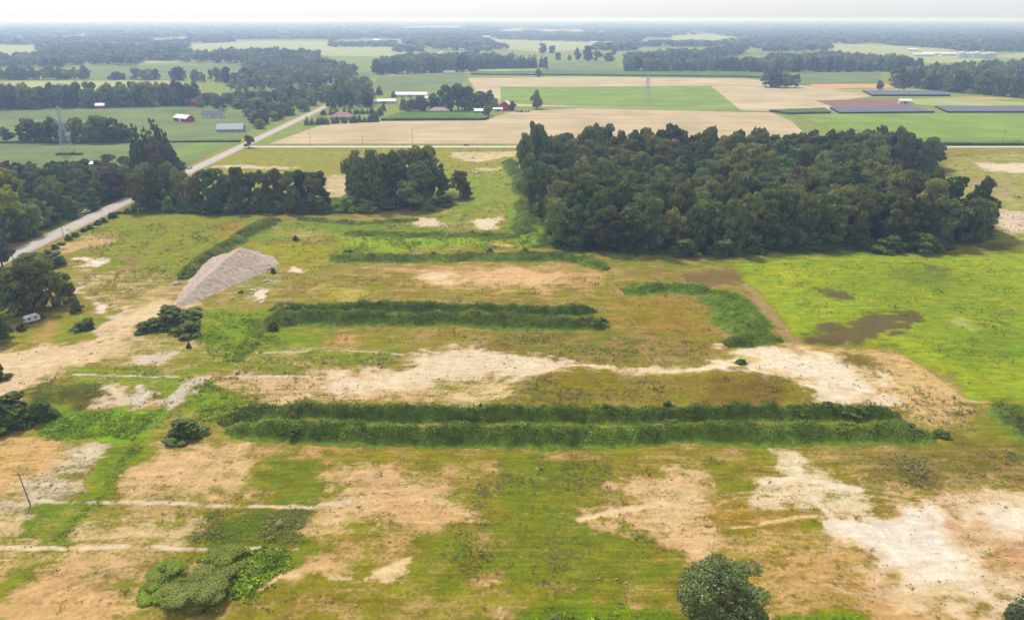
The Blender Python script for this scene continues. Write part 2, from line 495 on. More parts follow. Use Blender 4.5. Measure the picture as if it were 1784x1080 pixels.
# (pixel polygon, soil, plants, cover, soft edge in metres, strength)
PATCH = [
    # whole site
    ([(-900, 258), (2600, 258), (3200, 700), (3000, 1500), (-1500, 1500), (-1200, 700)], (196, 160, 108), (138, 130, 50), .60, 6, 1),
    # --- back of the site
    ([(360, 262), (900, 262), (920, 330), (600, 350), (330, 330)], (205, 175, 120), (150, 146, 66), .80, 8, 1),
    ([(372, 287), (440, 289), (520, 291), (500, 294), (420, 294), (368, 292)], (226, 212, 192), OLIVE, .2, 1.5, 1),
    ([(560, 306), (612, 304), (612, 345), (570, 345)], (220, 196, 165), OLIVE, .28, 4, 1),
    ([(790, 266), (905, 264), (905, 272), (830, 284), (800, 282)], (226, 205, 170), OLIVE, .2, 3, 1),
    ([(815, 292), (880, 290), (870, 304), (820, 304)], (224, 200, 160), OLIVE, .3, 3, 1),
    ([(800, 330), (890, 345), (900, 372), (840, 398), (700, 398), (640, 396), (700, 385), (780, 372)], (206, 184, 138), (142, 146, 62), .58, 5, 1),
    ([(725, 384), (765, 384), (765, 398), (720, 397)], (240, 215, 195), OLIVE, .05, 2, 1),
    ([(830, 386), (875, 376), (865, 402), (835, 402)], (240, 222, 200), OLIVE, .1, 2, 1),
    ([(872, 275), (905, 275), (950, 330), (958, 418), (905, 418), (880, 390), (898, 340)], (150, 140, 70), (124, 160, 34), .98, 2.5, 1),
    ([(846, 300), (872, 296), (892, 330), (884, 350), (862, 330)], (206, 178, 130), (150, 146, 62), .42, 3, 1),
    ([(780, 300), (880, 300), (895, 345), (830, 372), (790, 350)], (200, 176, 120), (138, 150, 60), .78, 5, 1),
    ([(1560, 300), (1784, 262), (1900, 262), (1900, 430), (1735, 430), (1690, 360)], (205, 188, 150), (152, 152, 66), .62, 6, 1),
    ([(1700, 286), (1790, 284), (1900, 296), (1900, 302), (1720, 300)], (240, 220, 205), OLIVE, .12, 3, 1),
    ([(1685, 310), (1760, 312), (1760, 345), (1700, 340)], (190, 170, 145), (150, 140, 90), .4, 5, 1),
    ([(1738, 366), (1784, 372), (1850, 380), (1850, 408), (1740, 404)], (224, 206, 192), OLIVE, .12, 3, 1),
    # --- upper field left
    ([(110, 400), (230, 374), (440, 378), (470, 380), (330, 480), (250, 520), (140, 480)], (205, 165, 110), (136, 140, 46), .78, 4, 1),
    ([(105, 425), (160, 408), (220, 412), (180, 430), (110, 440)], (222, 185, 130), OLIVE, .3, 4, 1),
    ([(135, 448), (160, 452), (178, 448), (185, 455), (165, 466), (145, 462)], (246, 240, 236), OLIVE, .0, 1.2, 1),
    ([(205, 445), (235, 452), (250, 465), (225, 462)], (150, 120, 90), OLIVE, .2, 2, 1),
    ([(380, 390), (425, 386), (425, 402), (380, 408)], (190, 140, 70), (150, 130, 50), .45, 4, 1),
    ([(150, 470), (280, 480), (320, 510), (240, 545), (190, 545), (150, 510), (130, 480)], (222, 190, 145), OLIVE, .42, 5, 1),
    # --- strips behind the gravel heap
    ([(440, 385), (620, 390), (940, 408), (940, 420), (600, 412), (430, 420)], (190, 170, 110), (118, 140, 50), .85, 4, 1),
    ([(480, 396), (560, 398), (560, 414), (470, 412)], (205, 180, 130), (150, 145, 70), .55, 3, 1),
    ([(590, 410), (960, 412), (1000, 432), (900, 432), (590, 440)], (200, 170, 100), (146, 164, 54), .92, 3, 1),
    ([(860, 424), (905, 422), (905, 430), (860, 430)], (230, 190, 130), OLIVE, .2, 2, 1),
    ([(430, 425), (590, 425), (560, 475), (480, 500), (470, 450)], (190, 155, 80), (152, 146, 40), .85, 4, 1),
    # --- middle field
    ([(480, 470), (1080, 462), (1240, 500), (1260, 600), (1050, 645), (820, 600), (480, 590), (470, 520)], (196, 160, 108), (140, 128, 56), .62, 7, 1),
    ([(560, 500), (640, 508), (620, 522), (540, 520)], (214, 190, 110), (160, 150, 60), .5, 3, 1),
    ([(650, 465), (860, 458), (1040, 470), (1060, 495), (960, 505), (830, 510), (740, 500)], (218, 176, 124), (150, 130, 70), .36, 6, 1),
    ([(735, 478), (790, 474), (800, 488), (745, 494)], (242, 212, 180), OLIVE, .0, 2.5, 1),
    ([(830, 470), (905, 466), (960, 480), (940, 494), (830, 492)], (236, 190, 146), OLIVE, .12, 3, 1),
    ([(1060, 520), (1230, 512), (1250, 590), (1180, 620), (1080, 590)], (184, 142, 84), (146, 126, 52), .52, 6, 1),
    ([(870, 565), (1180, 590), (1240, 640), (1000, 640), (820, 600)], (186, 150, 100), (124, 118, 52), .64, 6, 1),
    ([(560, 590), (620, 585), (620, 600), (560, 602)], (216, 160, 100), OLIVE, .3, 2, 1),
    ([(345, 545), (470, 545), (560, 580), (560, 640), (420, 640), (330, 600)], (190, 160, 100), (124, 142, 40), .85, 4, 1),
    ([(410, 480), (470, 470), (490, 490), (450, 520), (410, 520)], (212, 195, 160), (130, 130, 50), .5, 3, 1),
    ([(450, 512), (475, 505), (462, 525), (452, 524)], (238, 230, 215), OLIVE, .1, 1.5, 1),
    ([(500, 466), (532, 468), (530, 474), (498, 474)], (236, 226, 215), OLIVE, .1, 1.5, 1),
    # --- left side by the trailer
    ([(30, 590), (80, 560), (130, 545), (200, 560), (170, 590), (100, 606), (40, 606)], (190, 160, 90), (130, 140, 36), .78, 3, 1),
    ([(45, 590), (90, 556), (110, 560), (80, 600)], (196, 160, 90), (160, 140, 70), .35, 2, 1),
    # --- white gravel runs
    ([(125, 488), (138, 492), (150, 512), (165, 525), (174, 545), (160, 545), (152, 525), (135, 510)], (240, 226, 222), OLIVE, .0, 1.0, 1),
    ([(195, 530), (215, 535), (222, 552), (200, 570), (170, 590), (165, 584), (205, 552)], (222, 208, 206), OLIVE, .0, 1.0, 1),
    # --- dirt road from the left edge to the gravel heap
    ([(-200, 625), (0, 612), (100, 609), (170, 590), (215, 556), (300, 524), (340, 530), (285, 560), (255, 595), (200, 612), (125, 640), (70, 676), (0, 702), (-200, 760)],
     (232, 204, 170), OLIVE, .04, 2.0, 1),
    ([(190, 575), (260, 570), (340, 600), (340, 640), (240, 650), (190, 625)], (224, 194, 152), OLIVE, .34, 4, 1),
    ([(248, 618), (300, 612), (310, 622), (280, 634), (245, 632)], (212, 202, 198), OLIVE, .08, 1.5, 1),
    # --- green and gravel by the crossing of the tracks
    ([(100, 640), (260, 640), (350, 650), (430, 690), (420, 705), (340, 740), (280, 700), (150, 670)], (200, 176, 130), (126, 142, 36), .74, 3, 1),
    ([(165, 705), (190, 672), (215, 668), (235, 672), (225, 700), (260, 712), (210, 716)], (232, 206, 180), OLIVE, .08, 1.5, 1),
    ([(232, 690), (245, 668), (262, 664), (252, 690), (222, 718), (206, 716)], (216, 206, 200), OLIVE, .14, 1.8, 1),
    ([(278, 700), (305, 690), (335, 655), (352, 655), (318, 705), (290, 722), (280, 718)], (210, 200, 186), OLIVE, .16, 1.8, 1),
    ([(40, 765), (110, 715), (160, 712), (280, 718), (270, 745), (235, 772), (60, 772)], (170, 160, 80), (128, 160, 24), .97, 2, 1),
    ([(70, 672), (180, 668), (192, 690), (150, 705), (80, 702), (40, 690)], (120, 105, 60), (92, 94, 44), .9, 2.5, 1),
    # --- sand and path across the middle
    ([(300, 600), (600, 606), (720, 625), (560, 650), (300, 650)], (214, 186, 140), (134, 138, 44), .55, 4, 1),
    ([(380, 655), (560, 648), (700, 640), (760, 700), (640, 706), (450, 702)], (226, 190, 150), OLIVE, .30, 4, 1),
    ([(575, 625), (690, 614), (700, 640), (600, 645)], (200, 170, 120), (120, 132, 44), .8, 3, 1),
    ([(560, 662), (690, 645), (720, 622), (830, 610), (900, 618), (960, 632), (1045, 646), (1045, 656), (960, 654), (915, 672), (830, 664), (700, 672), (570, 678)],
     (236, 214, 196), OLIVE, .03, 2.5, 1),
    ([(760, 668), (900, 668), (930, 680), (880, 700), (740, 705)], (228, 196, 156), OLIVE, .28, 3, 1),
    ([(1030, 645), (1150, 646), (1270, 632), (1280, 645), (1150, 658), (1035, 658)], (236, 208, 178), OLIVE, .12, 1.5, 1),
    ([(930, 668), (1000, 652), (1150, 660), (1300, 650), (1400, 680), (1430, 705), (900, 712)], (176, 142, 84), (134, 122, 40), .66, 3, 1),
    ([(1240, 655), (1340, 672), (1390, 700), (1220, 700)], (150, 112, 64), (124, 104, 46), .6, 4, 1),
    ([(1275, 640), (1280, 602), (1330, 597), (1420, 602), (1560, 610), (1640, 655), (1735, 712), (1680, 745), (1600, 730), (1560, 700), (1430, 702), (1380, 670), (1300, 648)],
     (224, 186, 132), (150, 132, 60), .26, 3, 1),
    ([(1285, 604), (1340, 600), (1420, 618), (1500, 648), (1545, 668), (1530, 695), (1440, 698), (1400, 660), (1270, 645), (1280, 632), (1330, 632)],
     (250, 232, 214), OLIVE, .0, 3, 1),
    ([(1480, 615), (1520, 622), (1530, 642), (1470, 634)], (160, 130, 80), (130, 116, 60), .6, 3, 1),
    # --- bright meadow on the right
    ([(1275, 462), (1330, 450), (1500, 444), (1640, 450), (1784, 436), (2300, 440), (2300, 720), (1760, 705), (1690, 690), (1620, 640), (1560, 605), (1400, 598), (1345, 550), (1300, 500)],
     (150, 140, 60), (148, 161, 46), .98, 3, 1),
    ([(1420, 470), (1600, 470), (1784, 500), (1784, 600), (1640, 590), (1560, 540), (1400, 500)], (120, 112, 60), (136, 150, 42), .74, 12, .8),
    ([(1560, 470), (1640, 462), (1700, 480), (1640, 500), (1570, 490)], (130, 122, 60), (120, 136, 44), .7, 6, .8),
    ([(1640, 600), (1784, 580), (1784, 620), (1700, 640)], (130, 122, 60), (118, 138, 40), .78, 6, .8),
    ([(1340, 470), (1420, 466), (1440, 490), (1360, 505)], (150, 140, 60), (170, 170, 44), .9, 5, .8),
    ([(1425, 500), (1455, 502), (1492, 512), (1490, 524), (1462, 520), (1440, 510)], (112, 98, 62), (110, 116, 40), .2, 2, 1),
    ([(1425, 562), (1480, 562), (1500, 545), (1545, 545), (1565, 565), (1560, 585), (1500, 602), (1410, 600), (1400, 585), (1430, 580)], (112, 98, 60), (116, 116, 44), .16, 2.5, 1),
    ([(1560, 545), (1600, 548), (1605, 560), (1565, 560)], (108, 92, 62), (120, 125, 40), .2, 2, 1),
    ([(1620, 466), (1670, 470), (1668, 478), (1618, 472)], (120, 112, 60), (120, 125, 40), .4, 2, 1),
    ([(1650, 550), (1690, 560), (1700, 572), (1655, 562)], (190, 190, 150), LIME, .4, 2, 1),
    ([(1740, 700), (1790, 700), (1900, 740), (1900, 800), (1700, 780), (1690, 745)], (150, 130, 80), (130, 132, 44), .75, 4, 1),
    # --- brown heap edge and ditch by the berms on the right
    ([(1175, 476), (1230, 466), (1285, 468), (1290, 496), (1230, 500), (1180, 492)], (140, 114, 72), OLIVE, .2, 2.5, 1),
    ([(1085, 470), (1180, 466), (1175, 476), (1095, 482)], (150, 118, 70), OLIVE, .3, 2, 1),
    ([(1290, 490), (1305, 492), (1345, 545), (1390, 590), (1400, 602), (1372, 602), (1335, 560), (1305, 520)], (176, 146, 104), OLIVE, .15, 1.2, 1),
    ([(1300, 458), (1420, 446), (1600, 448), (1650, 440), (1600, 436), (1440, 436), (1260, 452)], (196, 176, 130), (116, 128, 46), .62, 3, 1),
    ([(1660, 440), (1720, 424), (1784, 426), (1784, 440)], (110, 92, 60), (116, 120, 40), .5, 3, 1),
    ([(1050, 440), (1200, 455), (1290, 455), (1280, 468), (1100, 468), (1000, 440)], (190, 165, 100), (128, 132, 54), .72, 4, 1),
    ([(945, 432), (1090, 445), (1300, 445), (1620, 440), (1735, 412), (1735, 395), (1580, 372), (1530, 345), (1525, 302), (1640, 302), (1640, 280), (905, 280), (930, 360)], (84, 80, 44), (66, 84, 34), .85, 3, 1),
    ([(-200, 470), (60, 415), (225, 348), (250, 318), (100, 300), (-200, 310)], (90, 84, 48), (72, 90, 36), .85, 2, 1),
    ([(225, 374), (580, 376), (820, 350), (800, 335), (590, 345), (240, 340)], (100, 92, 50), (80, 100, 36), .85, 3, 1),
    # ================= foreground
    ([(-900, 775), (2700, 775), (2700, 1500), (-900, 1500)], (206, 168, 116), (136, 126, 46), .52, 3, 1),
    ([(560, 778), (860, 780), (860, 830), (740, 815), (590, 820)], (206, 164, 108), (140, 126, 44), .50, 4, 1),
    ([(-300, 772), (90, 775), (215, 776), (150, 840), (60, 860), (-300, 850)], (220, 178, 122), OLIVE, .24, 3, 1),
    ([(120, 776), (215, 776), (200, 800), (150, 840), (125, 880), (40, 920), (-100, 960), (-100, 900), (50, 860), (95, 820)], (216, 202, 184), (130, 126, 70), .30, 2.5, 1),
    ([(225, 775), (268, 765), (250, 800), (218, 840), (175, 878), (110, 950), (70, 950), (100, 885), (150, 872), (185, 820)], (176, 160, 90), (120, 140, 32), .86, 1.5, 1),
    ([(265, 780), (420, 780), (450, 810), (440, 850), (300, 866), (195, 866), (215, 832), (250, 800)], (226, 186, 138), OLIVE, .20, 2.5, 1),
    ([(470, 800), (572, 798), (575, 878), (460, 878), (470, 840)], (190, 160, 90), (116, 124, 40), .86, 2.5, 1),
    ([(340, 895), (540, 882), (540, 955), (320, 950)], (176, 150, 90), (94, 108, 34), .88, 2.5, 1),
    ([(-200, 890), (160, 900), (330, 895), (330, 952), (-200, 955)], (220, 190, 150), (132, 128, 54), .36, 3, 1),
    ([(70, 875), (150, 870), (150, 900), (110, 950), (70, 945), (60, 920)], (180, 160, 90), (112, 130, 34), .7, 2, 1),
    ([(-200, 965), (460, 965), (240, 1080), (-200, 1090)], (222, 184, 134), (134, 126, 54), .40, 3, 1),
    ([(-100, 1015), (120, 1000), (235, 1030), (215, 1120), (-200, 1120)], (224, 176, 124), OLIVE, .22, 3, 1),
    ([(0, 1000), (30, 995), (35, 1030), (0, 1045)], (170, 150, 70), (126, 136, 36), .8, 1.5, 1),
    ([(580, 825), (640, 815), (730, 835), (760, 860), (840, 900), (850, 912), (740, 925), (700, 890), (660, 880), (560, 940), (540, 925), (562, 885)], (222, 184, 136), OLIVE, .26, 2.5, 1),
    ([(690, 870), (770, 856), (800, 900), (700, 910)], (226, 178, 128), OLIVE, .2, 3, 1),
    ([(640, 905), (690, 918), (720, 960), (690, 985), (640, 970), (560, 975), (570, 940)], (218, 176, 124), (140, 126, 50), .42, 3, 1),
    ([(460, 1010), (530, 985), (620, 990), (600, 1012), (510, 1005)], (230, 188, 140), OLIVE, .15, 1.5, 1),
    ([(650, 1010), (700, 972), (740, 965), (730, 980), (670, 1015)], (240, 206, 168), OLIVE, .1, 1.2, 1),
    ([(850, 795), (930, 788), (1060, 800), (1060, 830), (1035, 890), (1140, 905), (1150, 950), (1110, 1060), (900, 1040), (760, 1000), (740, 950), (830, 935), (880, 880)],
     (190, 156, 94), (118, 124, 36), .78, 4, 1),
    ([(1230, 800), (1330, 790), (1310, 850), (1240, 860)], (196, 160, 100), (128, 126, 38), .74, 3, 1),
    ([(1060, 838), (1150, 830), (1180, 800), (1220, 830), (1250, 890), (1240, 940), (1190, 960), (1130, 925), (1020, 905), (1100, 885)], (228, 190, 146), OLIVE, .20, 2.5, 1),
    ([(1245, 875), (1400, 870), (1380, 905), (1250, 915)], (212, 166, 100), (150, 124, 44), .42, 4, 1),
    ([(1370, 783), (1405, 786), (1430, 830), (1500, 850), (1530, 890), (1510, 905), (1430, 900), (1400, 880), (1320, 868), (1330, 838), (1370, 830)], (236, 212, 186), OLIVE, .18, 2.5, 1),
    ([(1480, 785), (1640, 775), (1784, 780), (1900, 860), (1720, 850), (1600, 842), (1540, 872), (1500, 842)], (180, 146, 100), (122, 112, 54), .60, 4, 1),
    ([(1540, 870), (1700, 850), (1784, 850), (1850, 905), (1700, 905), (1640, 900), (1540, 895)], (214, 174, 124), (140, 126, 54), .36, 4, 1),
    ([(1320, 930), (1460, 925), (1560, 1010), (1784, 1080), (1900, 1150), (1300, 1150), (1240, 1000)], (214, 172, 118), (146, 126, 48), .36, 4, 1),
    ([(1386, 908), (1432, 902), (1440, 918), (1390, 922)], (180, 150, 70), (130, 130, 40), .75, 1.5, 1),
    ([(1440, 920), (1520, 895), (1650, 890), (1784, 870), (1850, 960), (1830, 1060), (1700, 1070), (1580, 1030), (1470, 950)], (238, 208, 184), OLIVE, .10, 4, 1),
    ([(1460, 912), (1525, 906), (1560, 920), (1590, 900), (1640, 902), (1655, 940), (1680, 965), (1700, 990), (1690, 1010), (1620, 1000), (1560, 985), (1500, 952)], (250, 238, 230), OLIVE, .0, 1.8, 1),
    ([(1720, 905), (1850, 890), (1850, 950), (1745, 925)], (250, 234, 222), OLIVE, .0, 2, 1),
    ([(1655, 910), (1715, 915), (1700, 955), (1660, 940)], (222, 178, 140), OLIVE, .1, 2, 1),
    ([(1710, 960), (1850, 950), (1850, 1020), (1740, 1010)], (210, 164, 120), OLIVE, .2, 3, 1),
    ([(900, 1060), (1180, 1064), (1180, 1110), (880, 1110)], (160, 140, 60), (110, 130, 30), .85, 2, 1),
    ([(1350, 1072), (1500, 1072), (1520, 1110), (1340, 1110)], (160, 140, 60), (112, 140, 30), .9, 1.5, 1),
    ([(420, 960), (500, 955), (520, 985), (470, 1010), (440, 1050)], (160, 140, 70), (116, 130, 34), .85, 2, 1),
]
STRIPS = [  # pale gravel strips: px polyline, half width m, soil, cover
    ([(60, 872), (100, 876), (200, 874), (300, 874), (400, 880), (550, 885)], .42, (232, 218, 206), .02),
    ([(560, 880), (610, 876)], .6, (214, 204, 196), .1),
    ([(-100, 950), (0, 956), (110, 958), (250, 955), (330, 957), (450, 958), (560, 961)], .42, (232, 216, 204), .04),
    ([(130, 652), (240, 654), (330, 657), (420, 656), (560, 656)], .5, (214, 204, 198), .12),
    ([(360, 613), (470, 615), (600, 612), (700, 618)], .5, (210, 200, 188), .25),
    ([(1010, 905), (1080, 886), (1130, 880), (1220, 870)], .7, (244, 214, 184), .05),
    ([(1330, 838), (1400, 832), (1470, 846), (1495, 850)], .8, (252, 236, 222), .0),
    ([(1380, 785), (1395, 830), (1420, 870), (1455, 905)], .6, (246, 226, 208), .05),
    ([(1230, 925), (1330, 912), (1420, 898)], .4, (234, 200, 160), .15),
    ([(640, 1012), (690, 985), (725, 968)], .4, (244, 214, 180), .05),
    ([(455, 1030), (490, 1005), (560, 1005), (610, 1010)], .5, (238, 206, 166), .08),
    ([(150, 700), (190, 680), (230, 676)], .4, (236, 220, 205), .1),
    ([(0, 640), (60, 635), (130, 612), (200, 585), (260, 555)], .35, (246, 222, 194), .0),
    ([(0, 675), (70, 650), (140, 622), (205, 598), (280, 552)], .35, (214, 182, 146), .0),
    ([(1150, 652), (1280, 640), (1380, 640)], .5, (252, 236, 222), .0),
]

for _p in ([(1230, 870), (1330, 850), (1400, 832)], [(220, 860), (330, 800), (430, 785)], [(0, 1050), (120, 1010), (230, 985)],
           [(1500, 850), (1620, 870), (1784, 850)], [(1560, 1060), (1640, 1020), (1784, 990)], [(0, 840), (100, 820), (200, 785)],
           [(640, 880), (740, 862), (860, 905)], [(1080, 830), (1180, 850), (1260, 930)], [(1400, 1000), (1500, 1030), (1640, 1075)], [(580, 660), (740, 650), (900, 640), (1040, 652)], [(1290, 640), (1400, 660), (1520, 690)]):
    for _d in (0, 1):
        STRIPS.append(([(a, b + _d * (5 + b * .004)) for a, b in _p], .05, (226, 200, 162), .22))


def grid_lines(a, b, fine0, fine1, step, grow):
    mid = list(np.arange(fine0, fine1 + 1e-6, step))
    up, s = [], step
    v = fine1
    while v < b:
        s *= grow
        v += s
        up.append(min(v, b))
    dn, s, v = [], step, fine0
    while v > a:
        s *= grow
        v -= s
        dn.append(max(v, a))
    return np.array(dn[::-1] + mid + up)


def build_ground():
    xs = grid_lines(-45000, 45000, -135, 140, 0.55, 1.022)
    ys = grid_lines(-200, 60000, 92, 215, 0.5, 1.0135)
    X, Y = np.meshgrid(xs, ys)
    x, y = X.ravel(), Y.ravel()
    n = len(x)
    near = (y < 720) & (x > -700) & (x < 900)
    z = np.zeros(n)
    z[near] = height(x[near], y[near])
    tint = np.array([.96, .98, .93])
    edge_n = fbm(x / 3.2, y / 2.6, 23, 4) * .6 + fbm(x / 11, y / 9, 27, 3) * .4
    soil = np.tile(C(176, 160, 120), (n, 1))
    veg = np.tile(C(138, 148, 92), (n, 1))
    cov = np.full(n, 0.80)
    # ragged outlines: look patches up at warped positions
    wx = x + (fbm(x / 9, y / 9, 21, 4) - .5) * 9 + (fbm(x / 2.2, y / 2.2, 31, 2) - .5) * 2.2
    wy = y + (fbm(x / 9, y / 9, 41, 4) - .5) * 7 + (fbm(x / 2.2, y / 2.2, 51, 2) - .5) * 1.8
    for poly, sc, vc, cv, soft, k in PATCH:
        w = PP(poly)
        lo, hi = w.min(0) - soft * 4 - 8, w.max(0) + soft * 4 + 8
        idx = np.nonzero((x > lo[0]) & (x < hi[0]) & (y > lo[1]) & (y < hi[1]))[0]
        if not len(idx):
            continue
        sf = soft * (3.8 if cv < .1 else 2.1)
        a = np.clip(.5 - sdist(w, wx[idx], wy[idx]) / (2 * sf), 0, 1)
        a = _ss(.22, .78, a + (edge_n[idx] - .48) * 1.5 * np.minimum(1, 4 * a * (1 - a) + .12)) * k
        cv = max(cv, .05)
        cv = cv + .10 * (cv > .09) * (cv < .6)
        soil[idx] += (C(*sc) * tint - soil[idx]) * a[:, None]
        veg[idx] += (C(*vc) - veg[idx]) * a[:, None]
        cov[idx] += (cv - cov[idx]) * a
    for pts, hw, sc, cv in STRIPS:
        w = PP(pts)
        lo, hi = w.min(0) - 4, w.max(0) + 4
        idx = np.nonzero((x > lo[0]) & (x < hi[0]) & (y > lo[1]) & (y < hi[1]))[0]
        sx = x[idx] + (fbm(x[idx] / 3, y[idx] / 3, 61, 2) - .5) * 1.2
        sy = y[idx] + (fbm(x[idx] / 3, y[idx] / 3, 71, 2) - .5) * 1.2
        br = _ss(.25, .5, fbm(x[idx] / 4, y[idx] / 4, 81, 3))
        a = _ss(hw + .6, hw - .3, ldist(w, sx, sy)) * (.12 + .72 * br)
        soil[idx] += (C(*sc) * tint - soil[idx]) * a[:, None]
        cov[idx] += (cv - cov[idx]) * a
    # tyre rings left by turning vehicles
    TR = [(700, 842, 5.0), (712, 838, 3.8), (725, 880, 5.5), (735, 885, 4.2), (640, 905, 6.5), (650, 910, 5.2), (630, 915, 3.6), (690, 835, 6.2),
          (1400, 850, 5.0), (1415, 858, 6.5), (1390, 845, 3.6), (1520, 838, 3.0), (1515, 840, 4.2), (800, 1050, 9.0), (805, 1052, 7.2), (705, 1060, 5),
          (1180, 865, 4.5), (1200, 850, 6), (330, 830, 4), (350, 826, 5.2), (1690, 850, 5), (1700, 860, 6.4), (120, 1050, 4.0), (135, 1046, 5.5)]
    for px, py, r in TR:
        c = P(px, py)
        idx = np.nonzero((abs(x - c[0]) < r + 2) & (abs(y - c[1]) < r + 2))[0]
        dx, dy = x[idx] - c[0], (y[idx] - c[1]) * 1.15
        rr = np.hypot(dx, dy)
        an = np.arctan2(dy, dx)
        gap = _ss(-.2, .5, np.sin(an + px) + .35)
        a = np.exp(-((rr - r) / .26) ** 2) * gap * .42 * _ss(.3, .6, fbm(x[idx] / 2.5, y[idx] / 2.5, 63, 2))
        soil[idx] += (C(240, 210, 172) - soil[idx]) * a[:, None]
        cov[idx] += (.08 - cov[idx]) * a
    # countryside verge grass beyond the site
    f = mesh_faces(len(xs), len(ys))
    me = mesh_np("ground", np.stack([x, y, z], 1), f, [M["ground"]], smooth=True)
    one = np.ones((n, 1))
    veg = veg * np.array([1.03, 1.05, .42])
    soil = np.where(soil > .46, .46 + (soil - .46) * .6, soil) * np.array([.985, .985, .92])
    lum = soil.mean(1, keepdims=True)
    soil = soil * (1 + _ss(.26, .42, lum) * np.array([[.05, -.03, -.10]]))
    for nm, dat in (("soil", soil), ("veg", veg)):
        at = me.attributes.new(nm, 'FLOAT_COLOR', 'POINT')
        at.data.foreach_set("color", np.hstack([np.clip(dat, 0, .85), one]).astype(np.float32).ravel())
    at = me.attributes.new("cover", 'FLOAT', 'POINT')
    at.data.foreach_set("value", np.clip(cov, 0, 1).astype(np.float32))
    global COVER
    COVER = (xs, ys, cov.reshape(len(ys), len(xs)))
    add("ground", me, kind="structure", label="weedy sandy building site and flat farmland reaching the horizon")


def mesh_faces(nx, ny):
    i = np.arange(nx * ny).reshape(ny, nx)
    return np.stack([i[:-1, :-1].ravel(), i[:-1, 1:].ravel(), i[1:, 1:].ravel(), i[1:, :-1].ravel()], 1)


build_ground()

# ------------------------------------------------------------------ roads
def road(name, x0, x1, y0, y1, z, m, label):
    mb = MB()
    mb.box(x0, x1, y0, y1, -0.2, z)
    return add(name, mb.mesh(name, m), kind="structure", label=label)


ROADX = -227.0
r1 = road("road", ROADX - 3.6, ROADX + 3.6, -150, 6000, 0.10, M["asphalt"], "long straight grey road running away past the woods")
mb = MB()
for yy in np.arange(230, 900, 12):
    mb.box(ROADX - .07, ROADX + .07, yy, yy + 4, .104, .108)
add("centre_line", mb.mesh("centre_line", M["line"]), r1)
M["shoulder"] = mat("gravel_shoulder", C(190, 176, 150), .95, .05, var=.25, scale=.8)
for s in (-1, 1):
    road("road_shoulder", ROADX + s * 4.5 - .9, ROADX + s * 4.5 + .9, -150, 6000, .06, M["shoulder"], "narrow pale gravel edge of the long straight road")
r2 = road("cross_road", ROADX + 3.9, 2500, 615.5, 622.5, 0.09, M["concrete"], "pale road crossing the farmland behind the woodlot")
road("road_verge", ROADX + 5.6, 2500, 611.0, 615.3, 0.04, mat("verge_grass", C(150, 150, 70), .95, .05, var=.3, scale=.3), "mown grass verge of the pale cross road")

# ------------------------------------------------------------------ farmland
_fz = [0.03]
def field_mat(name, col, row=0.0, var=.12, rot=0.0):
    m = mat(name, C(*col), .95, .05, var=var, scale=.02, coords='Object')
    nt = m.node_tree
    b = nt.nodes["Principled BSDF"]
    src = b.inputs["Base Color"].links[0].from_socket
    geo = nt.nodes.new("ShaderNodeNewGeometry")
    mp = nt.nodes.new("ShaderNodeMapping")
    mp.inputs["Rotation"].default_value = (0, 0, rot)
    mp.inputs["Scale"].default_value = (.004, .075, 1)
    nt.links.new(geo.outputs["Position"], mp.inputs[0])
    n = nt.nodes.new("ShaderNodeTexNoise")
    n.inputs["Scale"].default_value = 1.0
    n.inputs["Detail"].default_value = 7
    n.inputs["Roughness"].default_value = .7
    nt.links.new(mp.outputs[0], n.inputs["Vector"])
    r = nt.nodes.new("ShaderNodeMapRange")
    r.inputs[1].default_value, r.inputs[2].default_value = .3, .7
    r.inputs[3].default_value, r.inputs[4].default_value = 1 - row, 1 + row
    nt.links.new(n.outputs[0], r.inputs[0])
    h = nt.nodes.new("ShaderNodeHueSaturation")
    nt.links.new(src, h.inputs["Color"])
    nt.links.new(r.outputs[0], h.inputs["Value"])
    nt.links.new(h.outputs[0], b.inputs["Base Color"])
    return m


FM = {
    "soy": field_mat("soybean_green", (122, 136, 80), .16, .2),
    "green": field_mat("crop_green", (136, 158, 66), .16, .18),
    "pale": field_mat("pale_pasture", (172, 176, 112), .10, .14),
    "tan": field_mat("ripe_stubble", (200, 180, 142), .15, .16),
    "tan2": field_mat("stubble_rows", (200, 182, 144), .2, .14, rot=math.pi / 2),
    "brown": field_mat("turned_soil", (150, 116, 96), .08, .10),
    "orange": field_mat("bare_strip", (214, 170, 112), .05, .08),
    "corn": field_mat("maize_tops", (98, 126, 58), .16, .2),
    "corn_edge": mat("shaded_maize_stalks", C(78, 96, 44), .95, .05, var=.4, scale=.6),  # stalks on the crop's sides, their shade put into a darker green
    "lawn": field_mat("lawn", (132, 152, 70), .04, .16),
}


